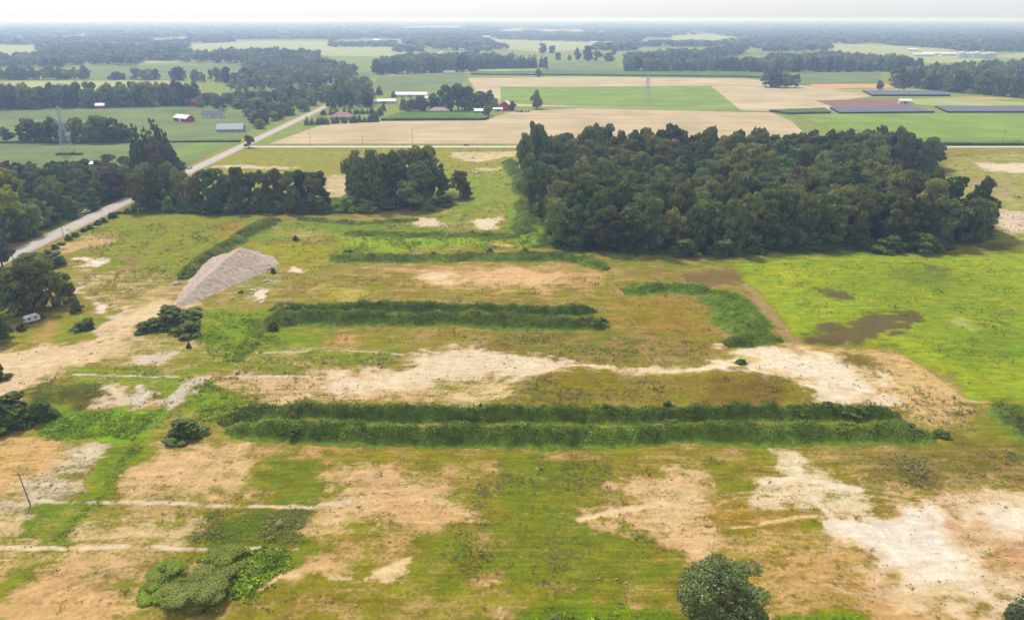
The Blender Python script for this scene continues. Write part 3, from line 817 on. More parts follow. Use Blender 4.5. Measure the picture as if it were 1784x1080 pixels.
def field(poly, m, label, h=0.0, name="field"):
    """a field as a sheet, or as a standing crop with sides when h > 0"""
    w = PP(poly)
    _fz[0] += 0.015
    z = _fz[0] if h == 0 else h
    n = len(w)
    if h == 0:
        me = mesh_py(name, [(a, b, z) for a, b in w], [tuple(range(n))], [FM[m]])
        if me.polygons[0].normal.z < 0:
            me.flip_normals()
    else:
        area = sum(w[i][0] * w[(i + 1) % n][1] - w[(i + 1) % n][0] * w[i][1] for i in range(n))
        if area < 0:
            w = w[::-1]
        # subdivide the rim so that the crop edge is uneven
        ring = []
        for i in range(n):
            a, b = w[i], w[(i + 1) % n]
            k = max(1, int(np.hypot(*(b - a)) / 4))
            k = min(k, 120)
            for t in range(k):
                p = a + (b - a) * t / k
                ring.append(p + rng.normal(0, .25, 2))
        q = len(ring)
        v = [(p[0], p[1], -.1) for p in ring] + [(p[0], p[1], z * (0.85 + .3 * rng.random())) for p in ring]
        fc = [tuple(range(q, 2 * q))] + [(i, (i + 1) % q, q + (i + 1) % q, q + i) for i in range(q)]
        me = mesh_py(name, v, fc, [FM[m], FM["corn_edge"]])
        for p in me.polygons[1:]:
            p.material_index = 1
    o = add(name, me, kind="structure", label=label)
    return o


field([(-700, 196), (345, 184), (420, 196), (470, 196), (425, 238), (320, 292), (-900, 292)], "soy", "wide green bean field left of the straight road")
field([(-600, 251), (420, 246), (418, 248), (-600, 254)], "corn", "thin dark raised strip across the bean field", 1.4)  # narrow strip raised above the field, in the maize colours
field([(300, 276), (400, 256), (425, 249), (350, 249), (300, 262)], "lawn", "light grass beside the straight road near the tall conifers")
field([(468, 251), (575, 213), (665, 211), (850, 209), (885, 196), (1010, 189), (1345, 197), (1380, 212), (1420, 251)], "tan", "large pale tan stubble field in front of the farmstead")
field([(560, 213), (585, 200), (660, 199), (662, 210)], "lawn", "mown lawn round the house with the pinkish hipped roof")
field([(662, 210), (690, 193), (850, 194), (862, 202), (848, 209)], "lawn", "lawn strip in front of the farmstead trees")
field([(664, 211), (700, 199), (832, 200), (852, 207), (846, 210)], "corn", "block of standing maize before the farmstead", 2.4)
field([(815, 137), (1000, 134), (1305, 138), (1400, 150), (1500, 158), (1550, 165), (1432, 178), (1470, 190), (1345, 195), (1290, 193), (1000, 187), (905, 186), (855, 178), (830, 160)], "tan2",
      "broad tan stubble field behind the farmstead and round the green crop")
field([(872, 152), (1238, 150), (1291, 193), (1010, 186), (872, 180)], "green", "bright green rectangular crop set in the tan stubble")
field([(1240, 150), (1290, 192), (1345, 195), (1490, 172), (1400, 152)], "tan2", "pale stubble with harvest rows beside the green crop")
field([(820, 127), (955, 125), (1290, 127), (1380, 137), (1330, 137), (1290, 135), (1000, 132), (820, 131)], "corn", "long maize strip along the far edge of the tan stubble", 2.4)
field([(945, 110), (1060, 106), (1090, 124), (950, 126)], "soy", "green field between the dark windbreak and the far woods")
field([(800, 120), (945, 121), (950, 127), (810, 128)], "pale", "pale grass along the dark windbreak")
field([(664, 132), (810, 128), (818, 135), (790, 158), (664, 160), (645, 150)], "soy", "green field beside the far bend of the straight road")
field([(560, 128), (640, 127), (650, 134), (620, 150)], "soy", "small green field left of the far straight road")
field([(470, 160), (560, 152), (580, 163), (520, 172)], "pale", "pale clearing among the trees left of the road")
field([(1385, 200), (1500, 199), (2300, 197), (2400, 254), (1630, 254), (1500, 246)], "green", "bright green crop behind the woodlot")
field([(1628, 251), (2400, 249), (2400, 254), (1632, 254.5)], "corn", "dark maize strip along the pale cross road", 2.4)
field([(1340, 195), (1437, 191), (1447, 198), (1372, 200)], "corn", "small block of dark maize beside the brown soil", 2.2)
field([(1420, 176), (1560, 172), (1592, 188), (1462, 190)], "brown", "brown turned soil behind the dark shade canopy")
field([(1580, 174), (1660, 170), (1784, 178), (1900, 184), (1640, 186), (1600, 184)], "pale", "pale grass between the dark shade canopies")
field([(1660, 169), (1720, 170), (1900, 182), (1784, 179)], "orange", "narrow tan track beside the shade canopies")
field([(1720, 174), (2200, 172), (2200, 182), (1800, 181)], "green", "green strip below the right-hand woods")
field([(1390, 126), (1534, 126), (1536, 145), (1415, 146), (1385, 150)], "soy", "green field behind the round tree clump")
field([(1410, 147.5), (1545, 147), (1560, 154), (1420, 155)], "orange", "thin orange-tan strip of bare ground")
field([(1450, 156), (1600, 155), (1660, 163), (1510, 166)], "pale", "grass round the farthest shade canopy")
# far fields
for q, m_, l_ in [
    ([(0, 143), (310, 140), (330, 150), (150, 160), (-400, 166), (-400, 146)], "pale", "pale green field behind the left tree line"),
    ([(150, 118), (430, 112), (430, 122), (320, 128), (300, 141), (160, 141)], "soy", "blue-green far field beyond the hedgerow trees"),
    ([(-300, 80), (72, 80), (68, 99), (-300, 101)], "pale", "pale far field at the left edge"),
    ([(250, 108), (340, 105), (345, 110), (252, 112)], "pale", "small far meadow between woods on the left"),
    ([(330, 78), (450, 72), (700, 76), (740, 92), (690, 100), (560, 98), (440, 90), (330, 94)], "pale", "long pale far field above the roadside woods"),
    ([(690, 70), (745, 72), (752, 86), (690, 84)], "green", "small light green far field behind a hedge"),
    ([(690, 47), (805, 46), (810, 53), (700, 53)], "pale", "very distant pale field below the horizon"),
    ([(840, 68), (1100, 74), (1090, 84), (940, 92), (860, 84)], "pale", "pale far field above the dark windbreak"),
    ([(870, 53), (1020, 53), (1010, 58), (870, 58)], "pale", "distant strip of pale field near the centre horizon"),
    ([(1170, 63), (1240, 61), (1300, 68), (1250, 72), (1170, 70)], "pale", "pale far clearing right of centre"),
    ([(1240, 94), (1390, 84), (1400, 92), (1370, 96), (1250, 97)], "soy", "blue-green far field behind the central woods"),
    ([(1440, 76), (1550, 80), (1640, 84), (1710, 98), (1720, 108), (1620, 112), (1540, 100), (1440, 88)], "pale", "pale far field with the white farm buildings"),
    ([(1720, 100), (1784, 92), (2100, 90), (2100, 106), (1784, 104)], "pale", "pale far field beyond the grain bins"),
    ([(1715, 52), (1790, 51), (1900, 54), (1720, 56)], "pale", "distant pale field near the right horizon"),
    ([(1290, 60), (1420, 68), (1340, 78), (1290, 74)], "pale", "pale distant field right of the central woods"),
    ([(550, 60), (615, 60), (620, 67), (560, 67)], "pale", "tiny distant field over the roadside woods"),
]:
    field(q, m_, l_)

# ------------------------------------------------------------------ water
M["water"] = mat("still_water", (0.05, 0.06, 0.06), 0.08, 0.5)
w = PP([(897, 296), (903, 292), (914, 291), (921, 294), (918, 298), (905, 299)])
c0 = w.mean(0)
ang = np.linspace(0, 2 * math.pi, 28, endpoint=False)
rad = np.abs(w - c0).max(0)
pts = [(c0[0] + rad[0] * math.cos(t) * (1 + .12 * math.sin(3 * t)), c0[1] + rad[1] * math.sin(t) * (1 + .1 * math.cos(2 * t)), hz(*c0) + 0.9) for t in ang]
me = mesh_py("pond", pts + [(p[0], p[1], p[2] - 1.5) for p in pts], [tuple(range(28))] + [(i + 28, (i + 1) % 28 + 28, (i + 1) % 28, i) for i in range(28)], [M["water"]])
add("pond", me, kind="structure", label="small pond reflecting the white sky beside the woodlot")

# ------------------------------------------------------------------ foliage builders
def leaf_quads(cen, nrm, size, rg, aspect=0.75):
    """one leaf-clump quad per centre, roughly facing nrm"""
    n = len(cen)
    nrm = nrm / (np.linalg.norm(nrm, axis=1, keepdims=True) + 1e-9)
    r = rg.normal(size=(n, 3))
    u = np.cross(nrm, r)
    u /= np.linalg.norm(u, axis=1, keepdims=True) + 1e-9
    v = np.cross(nrm, u)
    s = size if np.ndim(size) else np.full(n, size)
    s = (s * rg.uniform(.7, 1.3, n))[:, None]
    k = rg.uniform(.8, 1.2, (n, 4))
    q = np.stack([cen + u * s * k[:, :1], cen + v * s * aspect * k[:, 1:2], cen - u * s * k[:, 2:3], cen - v * s * aspect * k[:, 3:4]], 1)
    return q.reshape(-1, 3), np.arange(4 * n).reshape(n, 4)


def lobes_for(kind, rg):
    """(centre, radius) of leafy lobes in a unit tree: height 1, width 1"""
    out = []
    if kind == 'broad':
        n = rg.integers(15, 22)
        for i in range(n):
            t = rg.uniform(0, 2 * math.pi)
            zz = rg.uniform(.17, .90)
            prof = math.sin(math.pi * min(1, max(0, (zz - .08) / .96)) ** .8)
            rr = .40 * prof * math.sqrt(rg.uniform(.25, 1))
            out.append((np.array([rr * math.cos(t), rr * math.sin(t), zz]), rg.uniform(.13, .21) * (.65 + .35 * prof)))
        out.append((np.array([0, 0, .60]), .26))
    elif kind == 'wood':            # woodland tree: foliage mostly on top, some down the side
        n = rg.integers(16, 22)
        for i in range(n):
            t = rg.uniform(0, 2 * math.pi)
            zz = rg.choice([rg.uniform(.62, .94), rg.uniform(.10, .66)], p=[.55, .45])
            prof = 1.0 if zz < .75 else max(.25, (1.04 - zz) / .29)
            rr = .38 * prof * math.sqrt(rg.uniform(.15, 1))
            out.append((np.array([rr * math.cos(t), rr * math.sin(t), zz]), rg.uniform(.12, .20)))
        out.append((np.array([0, 0, .7]), .25))
    elif kind == 'edge':            # leafy to the ground on the open side
        for i in range(30):
            t = rg.uniform(0, 2 * math.pi)
            zz = (i + rg.uniform(0, 1)) / 30 * .86 + .06
            prof = min(1, .72 + .6 * zz) if zz < .6 else max(.2, (1.02 - zz) / .42) ** .7
            rr = .36 * prof * math.sqrt(rg.uniform(.35, 1))
            out.append((np.array([rr * math.cos(t), rr * math.sin(t), zz]), rg.uniform(.12, .19)))
        out.append((np.array([0, 0, .5]), .26))
    elif kind == 'dome':            # dense rounded crown
        for i in range(70):
            u = (i + .5) / 70
            zz = 1 - 1.55 * u
            t = i * 2.39996
            rr = math.sqrt(max(0, 1 - zz * zz))
            out.append((np.array([.40 * rr * math.cos(t), .40 * rr * math.sin(t), .50 + .40 * zz]) * (1 + rg.normal(0, .09)), rg.uniform(.05, .14)))
        out.append((np.array([0, 0, .5]), .36))
    elif kind == 'tall':            # cottonwood: ragged upright limbs
        for k in range(rg.integers(4, 6)):
            t = rg.uniform(0, 2 * math.pi)
            r0 = rg.uniform(.08, .30)
            hh = rg.uniform(.72, .97)
            for j in range(8):
                zz = .10 + (hh - .10) * (j + rg.uniform(.2, .8)) / 8
                out.append((np.array([r0 * math.cos(t) * (.5 + .8 * zz) + rg.normal(0, .05), r0 * math.sin(t) * (.5 + .8 * zz) + rg.normal(0, .05), zz]), rg.uniform(.13, .21)))
    elif kind == 'conifer':
        for j in range(26):
            zz = .06 + .90 * (j + .5) / 26
            R = .46 * (1 - zz) ** .7 + .035
            for _ in range(max(2, int(6 * R / .46))):
                t = rg.uniform(0, 2 * math.pi)
                out.append((np.array([R * .72 * math.cos(t), R * .72 * math.sin(t), zz + rg.normal(0, .01)]), max(.03, R * rg.uniform(.28, .42))))
    elif kind == 'bush':
        lean = rg.uniform(0, 2 * math.pi)
        for i in range(34):
            t = rg.uniform(0, 2 * math.pi)
            rr = .42 * math.sqrt(rg.uniform(0, 1)) * (1 + .3 * math.cos(t - lean)) * (.75 + .25 * math.cos(3 * t + lean))
            zz = rg.uniform(.05, .86) * (1 - .75 * min(1, rr / .42) ** 1.5) * (1 + .2 * math.cos(t + lean))
            out.append((np.array([rr * math.cos(t), rr * math.sin(t), max(zz, .06)]), rg.uniform(.07, .16)))
        out.append((np.array([0, 0, .3]), .24))
    elif kind == 'row':             # thin upright scrub tree
        for j in range(26):
            t = rg.uniform(0, 2 * math.pi)
            zz = rg.uniform(.05, .93)
            rr = .33 * math.sqrt(rg.uniform(.1, 1)) * (1.1 - .5 * zz)
            out.append((np.array([rr * math.cos(t), rr * math.sin(t), zz]), rg.uniform(.11, .19)))
    return out


def crown_arrays(kind, seed, n_leaf, size, zfac=1.0):
    rg = np.random.default_rng(seed)
    lob = lobes_for(kind, rg)
    if kind in ('broad', 'wood', 'edge', 'tall', 'row') and n_leaf > 1000:
        # break the big lobes into smaller leaf clumps with dark gaps between them
        sub = []
        for c, r in lob:
            for _ in range(4):
                d = rg.normal(size=3)
                d /= np.linalg.norm(d)
                d[2] = d[2] * .6 + .12
                sub.append((c + d * r * rg.uniform(.55, 1.0) * np.array([1, 1, .6]), r * rg.uniform(.34, .60)))
        lob = [(c, r * .78) for c, r in lob] + sub
    cs = np.array([c for c, r in lob])
    rs = np.array([r for c, r in lob])
    area = rs ** 2
    pick = rg.choice(len(lob), int(n_leaf * 1.9), p=area / area.sum())
    d = rg.normal(size=(len(pick), 3))
    d[:, 2] += .25
    d /= np.linalg.norm(d, axis=1, keepdims=True)
    rad = rs[pick] * rg.uniform(.72, 1.08, len(pick))
    asp = np.array([1, 1, .55]) if kind in ('broad', 'wood', 'row', 'tall', 'edge') else np.array([1, 1, .8])
    if kind == 'conifer':
        asp = np.array([1, 1, .45])
    p = cs[pick] + d * rad[:, None] * asp
    # drop leaves buried inside other lobes
    keep = np.ones(len(p), bool)
    for c, r in zip(cs, rs):
        q = (p - c) / asp
        keep &= np.linalg.norm(q, axis=1) > r * .70
    keep &= p[:, 2] > .015
    p, d = p[keep][:n_leaf], d[keep][:n_leaf]
    nr = d + rg.normal(0, .45, d.shape)
    return leaf_quads(p, nr, size, rg)


def trunk_mesh(name, kind, seed):
    rg = np.random.default_rng(seed)
    mb = MB()
    r = {'bush': .02, 'conifer': .022, 'row': .02}.get(kind, .030)
    bend = rg.normal(0, .015, 2)
    top = .8 if kind == 'conifer' else .62
    mb.bar((0, 0, -.02), (bend[0], bend[1], top * .5), r * 1.25, r * .8, 7)
    mb.bar((bend[0], bend[1], top * .5), (0, 0, top), r * .8, r * .3, 7)
    if kind != 'conifer':
        for i in range(5):
            t = 2 * math.pi * (i + rg.random()) / 5
            z0 = rg.uniform(.22, .45)
            rr = rg.uniform(.2, .32)
            mb.bar((bend[0] * .8, bend[1] * .8, z0), (rr * math.cos(t), rr * math.sin(t), z0 + rg.uniform(.15, .3)), r * .5, r * .15, 5)
    return mb.mesh(name, M["bark"])


PROTO = {}


def proto(kind, nvar, n_leaf, size, leafs):
    """crown and trunk variants of a kind; one crown mesh per variant and leaf colour"""
    lst = []
    for i in range(nvar):
        v, f = crown_arrays(kind, 100 + 17 * i + len(kind) * 7, n_leaf, size)
        for ln in leafs:
            lst.append((mesh_np("crown", v, f, [M[ln]]), trunk_mesh("trunk", kind, i), ln))
    return lst


PROTO['wood'] = proto('wood', 9, 3200, .033, ["leaf", "leaf2"]) + proto('wood', 2, 3200, .033, ["leaf_o"])
PROTO['edge'] = proto('edge', 7, 3600, .033, ["leaf", "leaf2"])
PROTO['broad'] = proto('broad', 7, 2400, .038, ["leaf", "leaf2"])
PROTO['broad_y'] = proto('broad', 3, 2400, .038, ["leaf_y"])
PROTO['broad_b'] = proto('broad', 2, 2400, .038, ["leaf_b"])
PROTO['broad_g'] = proto('broad', 2, 2400, .038, ["leaf_g"])
PROTO['tall'] = proto('tall', 5, 4200, .034, ["leaf", "leaf2"])
PROTO['row'] = proto('row', 6, 2600, .040, ["leaf"])
PROTO['conifer'] = proto('conifer', 5, 2600, .040, ["needle"])
PROTO['bush'] = proto('bush', 6, 1500, .048, ["leaf", "leaf2"])
PROTO['bush_b'] = proto('bush', 3, 1500, .048, ["weed_b"])
PROTO['bush_w'] = proto('bush', 4, 1600, .048, ["weed_d"])


def plant(name, kind, x, y, h, w, label, cat="tree", group=None, parts=True, var=None, z=None):
    lst = PROTO[kind]
    cm, tm, ln = lst[rng.integers(len(lst)) if var is None else var % len(lst)]
    o = empty(name, (x, y, (hz(x, y) if z is None else z) - .1), rng.uniform(0, 6.28), label=label, cat=cat, group=group)
    o.scale = (w, w, h)
    link(bpy.data.objects.new("trunk", tm), o)
    link(bpy.data.objects.new("crown", cm), o)
    return o


ONE = {}


def small_plant(name, kind, x, y, h, w, label, cat="tree", group=None):
    """far tree: crown and trunk in one mesh, too small in the photo to show parts"""
    key = kind
    if key not in ONE:
        ONE[key] = []
        base = 'broad' if kind.startswith('broad') else kind
        ln = {'conifer': 'needle', 'broad_y': 'leaf_y', 'bush_b': 'weed_b'}.get(kind, 'leaf2')
        for i in range(6):
            v, f = crown_arrays('edge' if base == 'broad' and i % 3 else base, 900 + i * 13, 520, .085 if base != 'conifer' else .06)
            t = trunk_mesh("t", base, i)
            tv = np.array([q.co[:] for q in t.vertices])
            tf = [list(p.vertices) for p in t.polygons if len(p.vertices) == 4]
            mi = [0] * len(f) + [1] * len(tf)
            ff = np.vstack([f, np.array(tf) + len(v)])
            for l2 in ([ln, 'leaf'] if ln == 'leaf2' else [ln]):
                ONE[key].append(mesh_np("tree", np.vstack([v, tv]), ff, [M[l2], M["bark"]], mi))
    me = ONE[key][rng.integers(len(ONE[key]))]
    o = add(name, me, None, (x, y, hz(x, y) - .1), rng.uniform(0, 6.28), label=label, cat=cat, group=group)
    o.scale = (w, w, h)
    return o


def tree_px(name, kind, px, base, top, wpx, label, cat="tree", group=None, small=False, **kw):
    g = P(px, base)
    w = px_width(px, base, wpx) * 1.05
    back = w * (.42 if kind.startswith('bush') else .30 if base > 360 else 0)
    g = g * (g[1] + back) / g[1]
    yy = (540 - top) / F_PX
    h = max(w * .16, (CAM_H + g[1] * (-_sp + yy * _cp) / (_cp + yy * _sp)) * 1.04)
    fn = small_plant if small else plant
    return fn(name, kind, g[0], g[1], h, w, label, cat, group, **kw)


def scatter(poly_w, spacing, tries=6000, seed=1, jitter=True):
    """dart throwing inside a world polygon"""
    rg = np.random.default_rng(seed)
    lo, hi = poly_w.min(0), poly_w.max(0)
    pts = rg.uniform(lo, hi, (tries, 2))
    pts = pts[sdist(poly_w, pts[:, 0], pts[:, 1]) < 0]
    out = []
    cell = {}
    for p in pts:
        k = (int(p[0] // spacing), int(p[1] // spacing))
        ok = True
        for i in (-1, 0, 1):
            for j in (-1, 0, 1):
                for q in cell.get((k[0] + i, k[1] + j), ()):
                    if (q[0] - p[0]) ** 2 + (q[1] - p[1]) ** 2 < spacing ** 2:
                        ok = False
        if ok:
            cell.setdefault(k, []).append(p)
            out.append(p)
    return np.array(out)


def tree_mass(name, pts, h, w, m, label, n_leaf=150, size=.12, kinds=('broad',), group=None):
    """a far wood that reads as one mass"""
    base = [crown_arrays(k, 500 + i, n_leaf, size) for k in kinds for i in range(4)]
    V, Fc, off = [], [], 0
    for p in pts:
        v, f = base[rng.integers(len(base))]
        t = rng.uniform(0, 6.28)
        ww, hh = w * rng.uniform(.75, 1.3), h * rng.uniform(.7, 1.2)
        c, s = math.cos(t) * ww, math.sin(t) * ww
        q = np.stack([v[:, 0] * c - v[:, 1] * s + p[0], v[:, 0] * s + v[:, 1] * c + p[1], v[:, 2] * hh - .1], 1)
        V.append(q)
        Fc.append(f + off)
        off += len(v)
    return add(name, mesh_np(name, np.vstack(V), np.vstack(Fc), [m]), kind="stuff", label=label, group=group)


# ------------------------------------------------------------------ the large woodlot
WOOD = PP([(966, 425), (1005, 430), (1090, 438), (1200, 442), (1300, 436), (1400, 426), (1500, 426), (1620, 432), (1700, 421), (1726, 408),
           (1724, 398), (1690, 394), (1640, 385), (1580, 374), (1540, 350), (1525, 304), (1628, 303), (1632, 292), (1590, 283), (1400, 283), (1150, 284), (928, 286), (932, 300), (954, 360), (962, 400)])
wp = scatter(WOOD, 9.3, 9000, 3)
# near edge and left edge first, then whatever is nearest
wp = wp[np.argsort(wp[:, 1])]
edge = -sdist(WOOD, wp[:, 0], wp[:, 1])
n_ind = 300
for i, (x, y) in enumerate(wp[:n_ind]):
    e = edge[i]
    hh = rng.uniform(19, 29) * (0.92 if e < 5 else 1)
    ww = rng.uniform(12, 19)
    kd = 'edge' if e < 9 else ('broad' if rng.random() < .25 else 'wood')
    across = ["left quarter", "left-centre", "right-centre", "right quarter"][int(np.clip((x - 10) / 53, 0, 3))]
    if e < 9 and y < 360:
        lab = "broad-leaved tree on the woodlot's near edge, in its " + across
    elif x < 45 and e < 10:
        lab = "broad-leaved tree on the left flank of the big dark woodlot"
    else:
        lab = "broad-leaved tree inside the woodlot, %s, %s" % (across, ["close behind the near edge", "about midway back", "towards the far side"][int(np.clip((y - 345) / 45, 0, 2))])
    plant("woodland_tree", kd, x, y, hh, ww, lab, "tree", "woodlot trees: " + lab.split("tree ")[1])
if len(wp) > n_ind:
    tree_mass("woodland_canopy", wp[n_ind:], 25, 13.5, M["leaf"], "far canopy of the big dark woodlot", 900, .06, ('wood',))
# tall trees that stand out of its far left corner
for px, b, t, w_, l_ in [(915, 330, 232, 34, "tall dark tree at the far left corner of the woodlot"), (932, 318, 212, 40, "tallest tree of the woodlot's far left corner"),
                         (1030, 300, 215, 40, "round pale-topped tree standing above the woodlot's far edge"), (1165, 296, 212, 46, "dark tree rising above the far edge of the woodlot"),
                         (925, 372, 262, 44, "leafy tree on the woodlot's left flank above the bright ditch")]:
    tree_px("woodland_edge_tree", 'broad', px, b, t, w_, l_)
# bushes along its foot
k = 0
for px, b, t, w_ in [(1190, 452, 415, 60), (1255, 452, 416, 62), (1320, 446, 424, 40), (1500, 432, 404, 56), (1550, 446, 405, 70), (1600, 448, 398, 74), (1420, 436, 412, 40), (1640, 434, 402, 44), (1115, 444, 424, 30), (1055, 436, 412, 30)]:
    tree_px("woodland_bush", 'bush_w', px, b, t, w_, ["rounded bush at the foot of the woodlot's near edge", "big low willow bush before the woodlot's right half"][px > 1450], "bush",
            "bushes at the woodlot's foot" + (" right" if px > 1450 else ""))

# ------------------------------------------------------------------ trees beside the site
BIG = [('tall', 625, 362, 262, 62, "left tree of the tall ragged clump by the dirt field"), ('tall', 668, 358, 262, 66, "ragged tall tree second from the left in the clump"),
       ('tall', 708, 352, 258, 64, "ragged tall tree in the middle of the clump"), ('tall', 742, 350, 243, 74, "tallest tree of the ragged clump, at its right"),
       ('broad', 645, 352, 275, 60, "dense tree at the back of the tall ragged clump"), ('broad', 765, 350, 285, 40, "dense lower tree closing the clump's right side"),
       ('broad', 715, 370, 311, 54, "dark round-headed tree in front of the tall clump"), ('broad', 801, 344, 296, 38, "small round dark tree standing just right of the clump")]
for kd, px, b, t, w_, l_ in BIG:
    tree_px("cottonwood_tree" if kd == 'tall' else "broadleaf_tree", kd, px, b, t, w_, l_)
for px, b, t, w_, kd, l_ in [(606, 372, 334, 50, 'bush_b', "bright green bush at the left foot of the tall clump"), (672, 370, 342, 60, 'bush', "dark bush under the middle of the tall clump"),
                             (640, 374, 348, 46, 'bush', "low bush between the bright bush and the tall clump"), (775, 362, 338, 50, 'bush_w', "weedy bush at the right foot of the tall clump"),
                             (812, 346, 318, 26, 'bush', "bush beside the small round tree"), (560, 374, 345, 44, 'bush', "bush closing the row of thin trees"),
                             (745, 372, 350, 36, 'bush', "bush under the dark round-headed tree"), (294, 373, 342, 34, 'bush_b', "light green bush before the roadside row"),
                             (325, 374, 348, 36, 'bush', "dark bush beside the light green bush"), (350, 374, 352, 34, 'bush', "small bush at the foot of the roadside row")]:
    tree_px("bush", kd, px, b, t, w_, l_, "bush")
# dark row of thin trees
for i, px in enumerate([372, 386, 402, 418, 432, 447, 462, 478, 492, 507, 521, 536, 549, 562]):
    tree_px("thin_tree", 'row', px + rng.uniform(-3, 3), 370 - (i % 3) * 5, rng.uniform(294, 310), rng.uniform(36, 50), "thin dark tree in the close row left of the tall clump", "tree", "row of thin trees")
for i, px in enumerate([366, 384, 405, 424, 446, 465, 488, 508, 530, 548]):
    tree_px("hedge_bush", 'bush', px, 375 - (i % 2) * 2, 350 - (i % 3) * 4, 30, "dark bush filling the foot of the thin-tree row", "bush", "bushes under the thin-tree row")
for px, b, t, w_, l_ in [(690, 358, 268, 56, "dense tree filling the middle of the tall clump"), (655, 364, 292, 50, "lower dense tree at the clump's left front"), (730, 360, 285, 56, "dense tree below the clump's tallest")]:
    tree_px("broadleaf_tree", 'edge', px, b, t, w_, l_)
# dark trees between the row and the road
for px, b, t, w_, l_ in [(245, 370, 302, 40, "dark tree at the road end of the roadside row"), (268, 366, 292, 46, "dark spreading tree beside the road end of the row"),
                         (295, 362, 286, 48, "tallest dark tree of the roadside row's left part"), (322, 364, 294, 44, "dark tree right of the tallest in the roadside row"),
                         (345, 368, 306, 36, "dark tree next to the thin-tree row"), (258, 350, 285, 40, "dark tree at the back of the roadside row")]:
    tree_px("roadside_tree", 'edge', px, b, t, w_, l_)
# wood on the left of the road
LW = PP([(-60, 462), (60, 412), (130, 378), (218, 340), (240, 322), (200, 312), (110, 310), (0, 318), (-60, 322)])
lp = scatter(LW, 9.5, 5000, 11)
for i, (x, y) in enumerate(lp[np.argsort(lp[:, 1])]):
    if x > ROADX - 9:
        continue
    e = -sdist(LW, np.array([x]), np.array([y]))[0]
    kd = 'edge' if e < 8 else 'broad'
    h = rng.uniform(13, 20) * (.85 if e < 6 else 1)
    r = rng.random()
    lab = "dark leafy tree in the wood left of the straight road, %s" % ("towards the left edge" if x < -270 and y < 400 else ["nearest the camera", "about midway along", "towards the far end"][int(np.clip((y - 300) / 65, 0, 2))])
    if y > 430 and r < .10:
        kd, lab = 'broad_b', "brownish tree in the wood left of the straight road"
    plant("roadside_wood_tree", kd, x, y, h, rng.uniform(9, 13.5), lab, "tree", lab.replace("tree", "trees"))
for px, b, t, w_, l_ in [(12, 368, 290, 50, "yellow-green tree at the left edge, farther one"), (30, 420, 322, 52, "yellow-green tree at the left edge, nearer one"), (45, 372, 310, 26, "small yellow-green tree between the dark ones")]:
    tree_px("yellow_tree", 'broad_y', px, b, t, w_, l_)
for px, b, t, w_, l_ in [(198, 345, 292, 42, "reddish-brown tree beyond the road bend"), (225, 338, 294, 34, "smaller reddish-brown tree beside the first")]:
    tree_px("brown_tree", 'broad_b', px, b, t, w_, l_)
tree_px("grey_tree", 'broad_g', 6, 470, 400, 46, "pale grey-green tree at the left edge above the road")
# tall conifers by the road
for i, (px, b, t, w_, l_) in enumerate([(249, 312, 216, 36, "left spire of the tall conifer group by the road"), (264, 310, 222, 30, "second spire in the tall conifer group"),
                                        (282, 312, 204, 44, "tallest conifer of the roadside group"), (298, 312, 226, 36, "conifer right of the tallest in the group"), (308, 314, 258, 34, "lowest right-hand conifer of the group")]):
    tree_px("conifer_tree", 'conifer', px, b, t, w_, l_)
tree_px("brown_tree", 'broad_b', 279, 318, 246, 40, "bronze-leaved tree in front of the tall conifers")
for px, b, t, w_, l_ in [(191, 296, 268, 28, "round dark tree right of the white-roofed shed"), (222, 304, 270, 30, "mid green tree below the tall conifers"), (240, 312, 276, 30, "leafy tree hugging the tall conifers' foot"), (130, 292, 280, 20, "low bush left of the white-roofed shed"),
                         (146, 294, 278, 18, "small bush touching the white-roofed shed"), (160, 306, 290, 18, "dark little tree before the white-roofed shed"), (318, 306, 278, 20, "small tree right of the tall conifers")]:
    tree_px("yard_tree", 'broad', px, b, t, w_, l_)
# dark clump bottom of the wood at the left edge
for px, b, t, w_, kd, l_ in [(25, 556, 462, 76, 'edge', "dark tree behind the white trailer, left one"), (62, 550, 456, 72, 'edge', "dark tree behind the white trailer, tallest"), (95, 540, 452, 66, 'edge', "dark tree above the little white panel"),
                             (120, 530, 478, 44, 'bush', "bush at the right end of the dark clump by the gravel run"), (0, 600, 532, 60, 'edge', "almost black tree cut by the left edge below the trailer"), (-20, 530, 450, 60, 'edge', "dark tree at the left edge above the trailer"),
                             (100, 470, 442, 50, 'bush', "scrubby bush between road and dark clump"), (60, 478, 440, 60, 'edge', "low leafy tree between road and dark clump"), (135, 545, 515, 26, 'bush', "small bush beside the white gravel run")]:
    tree_px("bush" if kd == 'bush' else "yard_tree", kd, px, b, t, w_, l_, "bush" if kd == 'bush' else "tree")
# shrubs along the road's site edge
for i, (px, py) in enumerate([(232, 372), (222, 374), (208, 376), (196, 382), (182, 390), (170, 394), (158, 402), (146, 406), (132, 414), (120, 420), (108, 428), (96, 436), (84, 444), (70, 452)]):
    tree_px("verge_shrub", 'bush_w', px, py + rng.uniform(-1, 1), py - rng.uniform(7, 13), rng.uniform(14, 22), "low weedy shrub on the road's site-side verge", "shrub", "shrubs along the road verge")

# ------------------------------------------------------------------ bottom-edge trees, leafier because they are near
M["leaf_n"] = leaf_mat("foliage_near", (0.18, 0.235, 0.065), rand=.05, hue=.005, var=.45, scale=1.5)
M["leaf_w"] = leaf_mat("foliage_weedy_green", (0.17, 0.24, 0.06), rand=.05, hue=.005, var=.5, scale=1.5)
M["leaf_s"] = leaf_mat("foliage_silvery", (0.30, 0.32, 0.19), rand=.05, hue=.005, var=.45, scale=2.0)


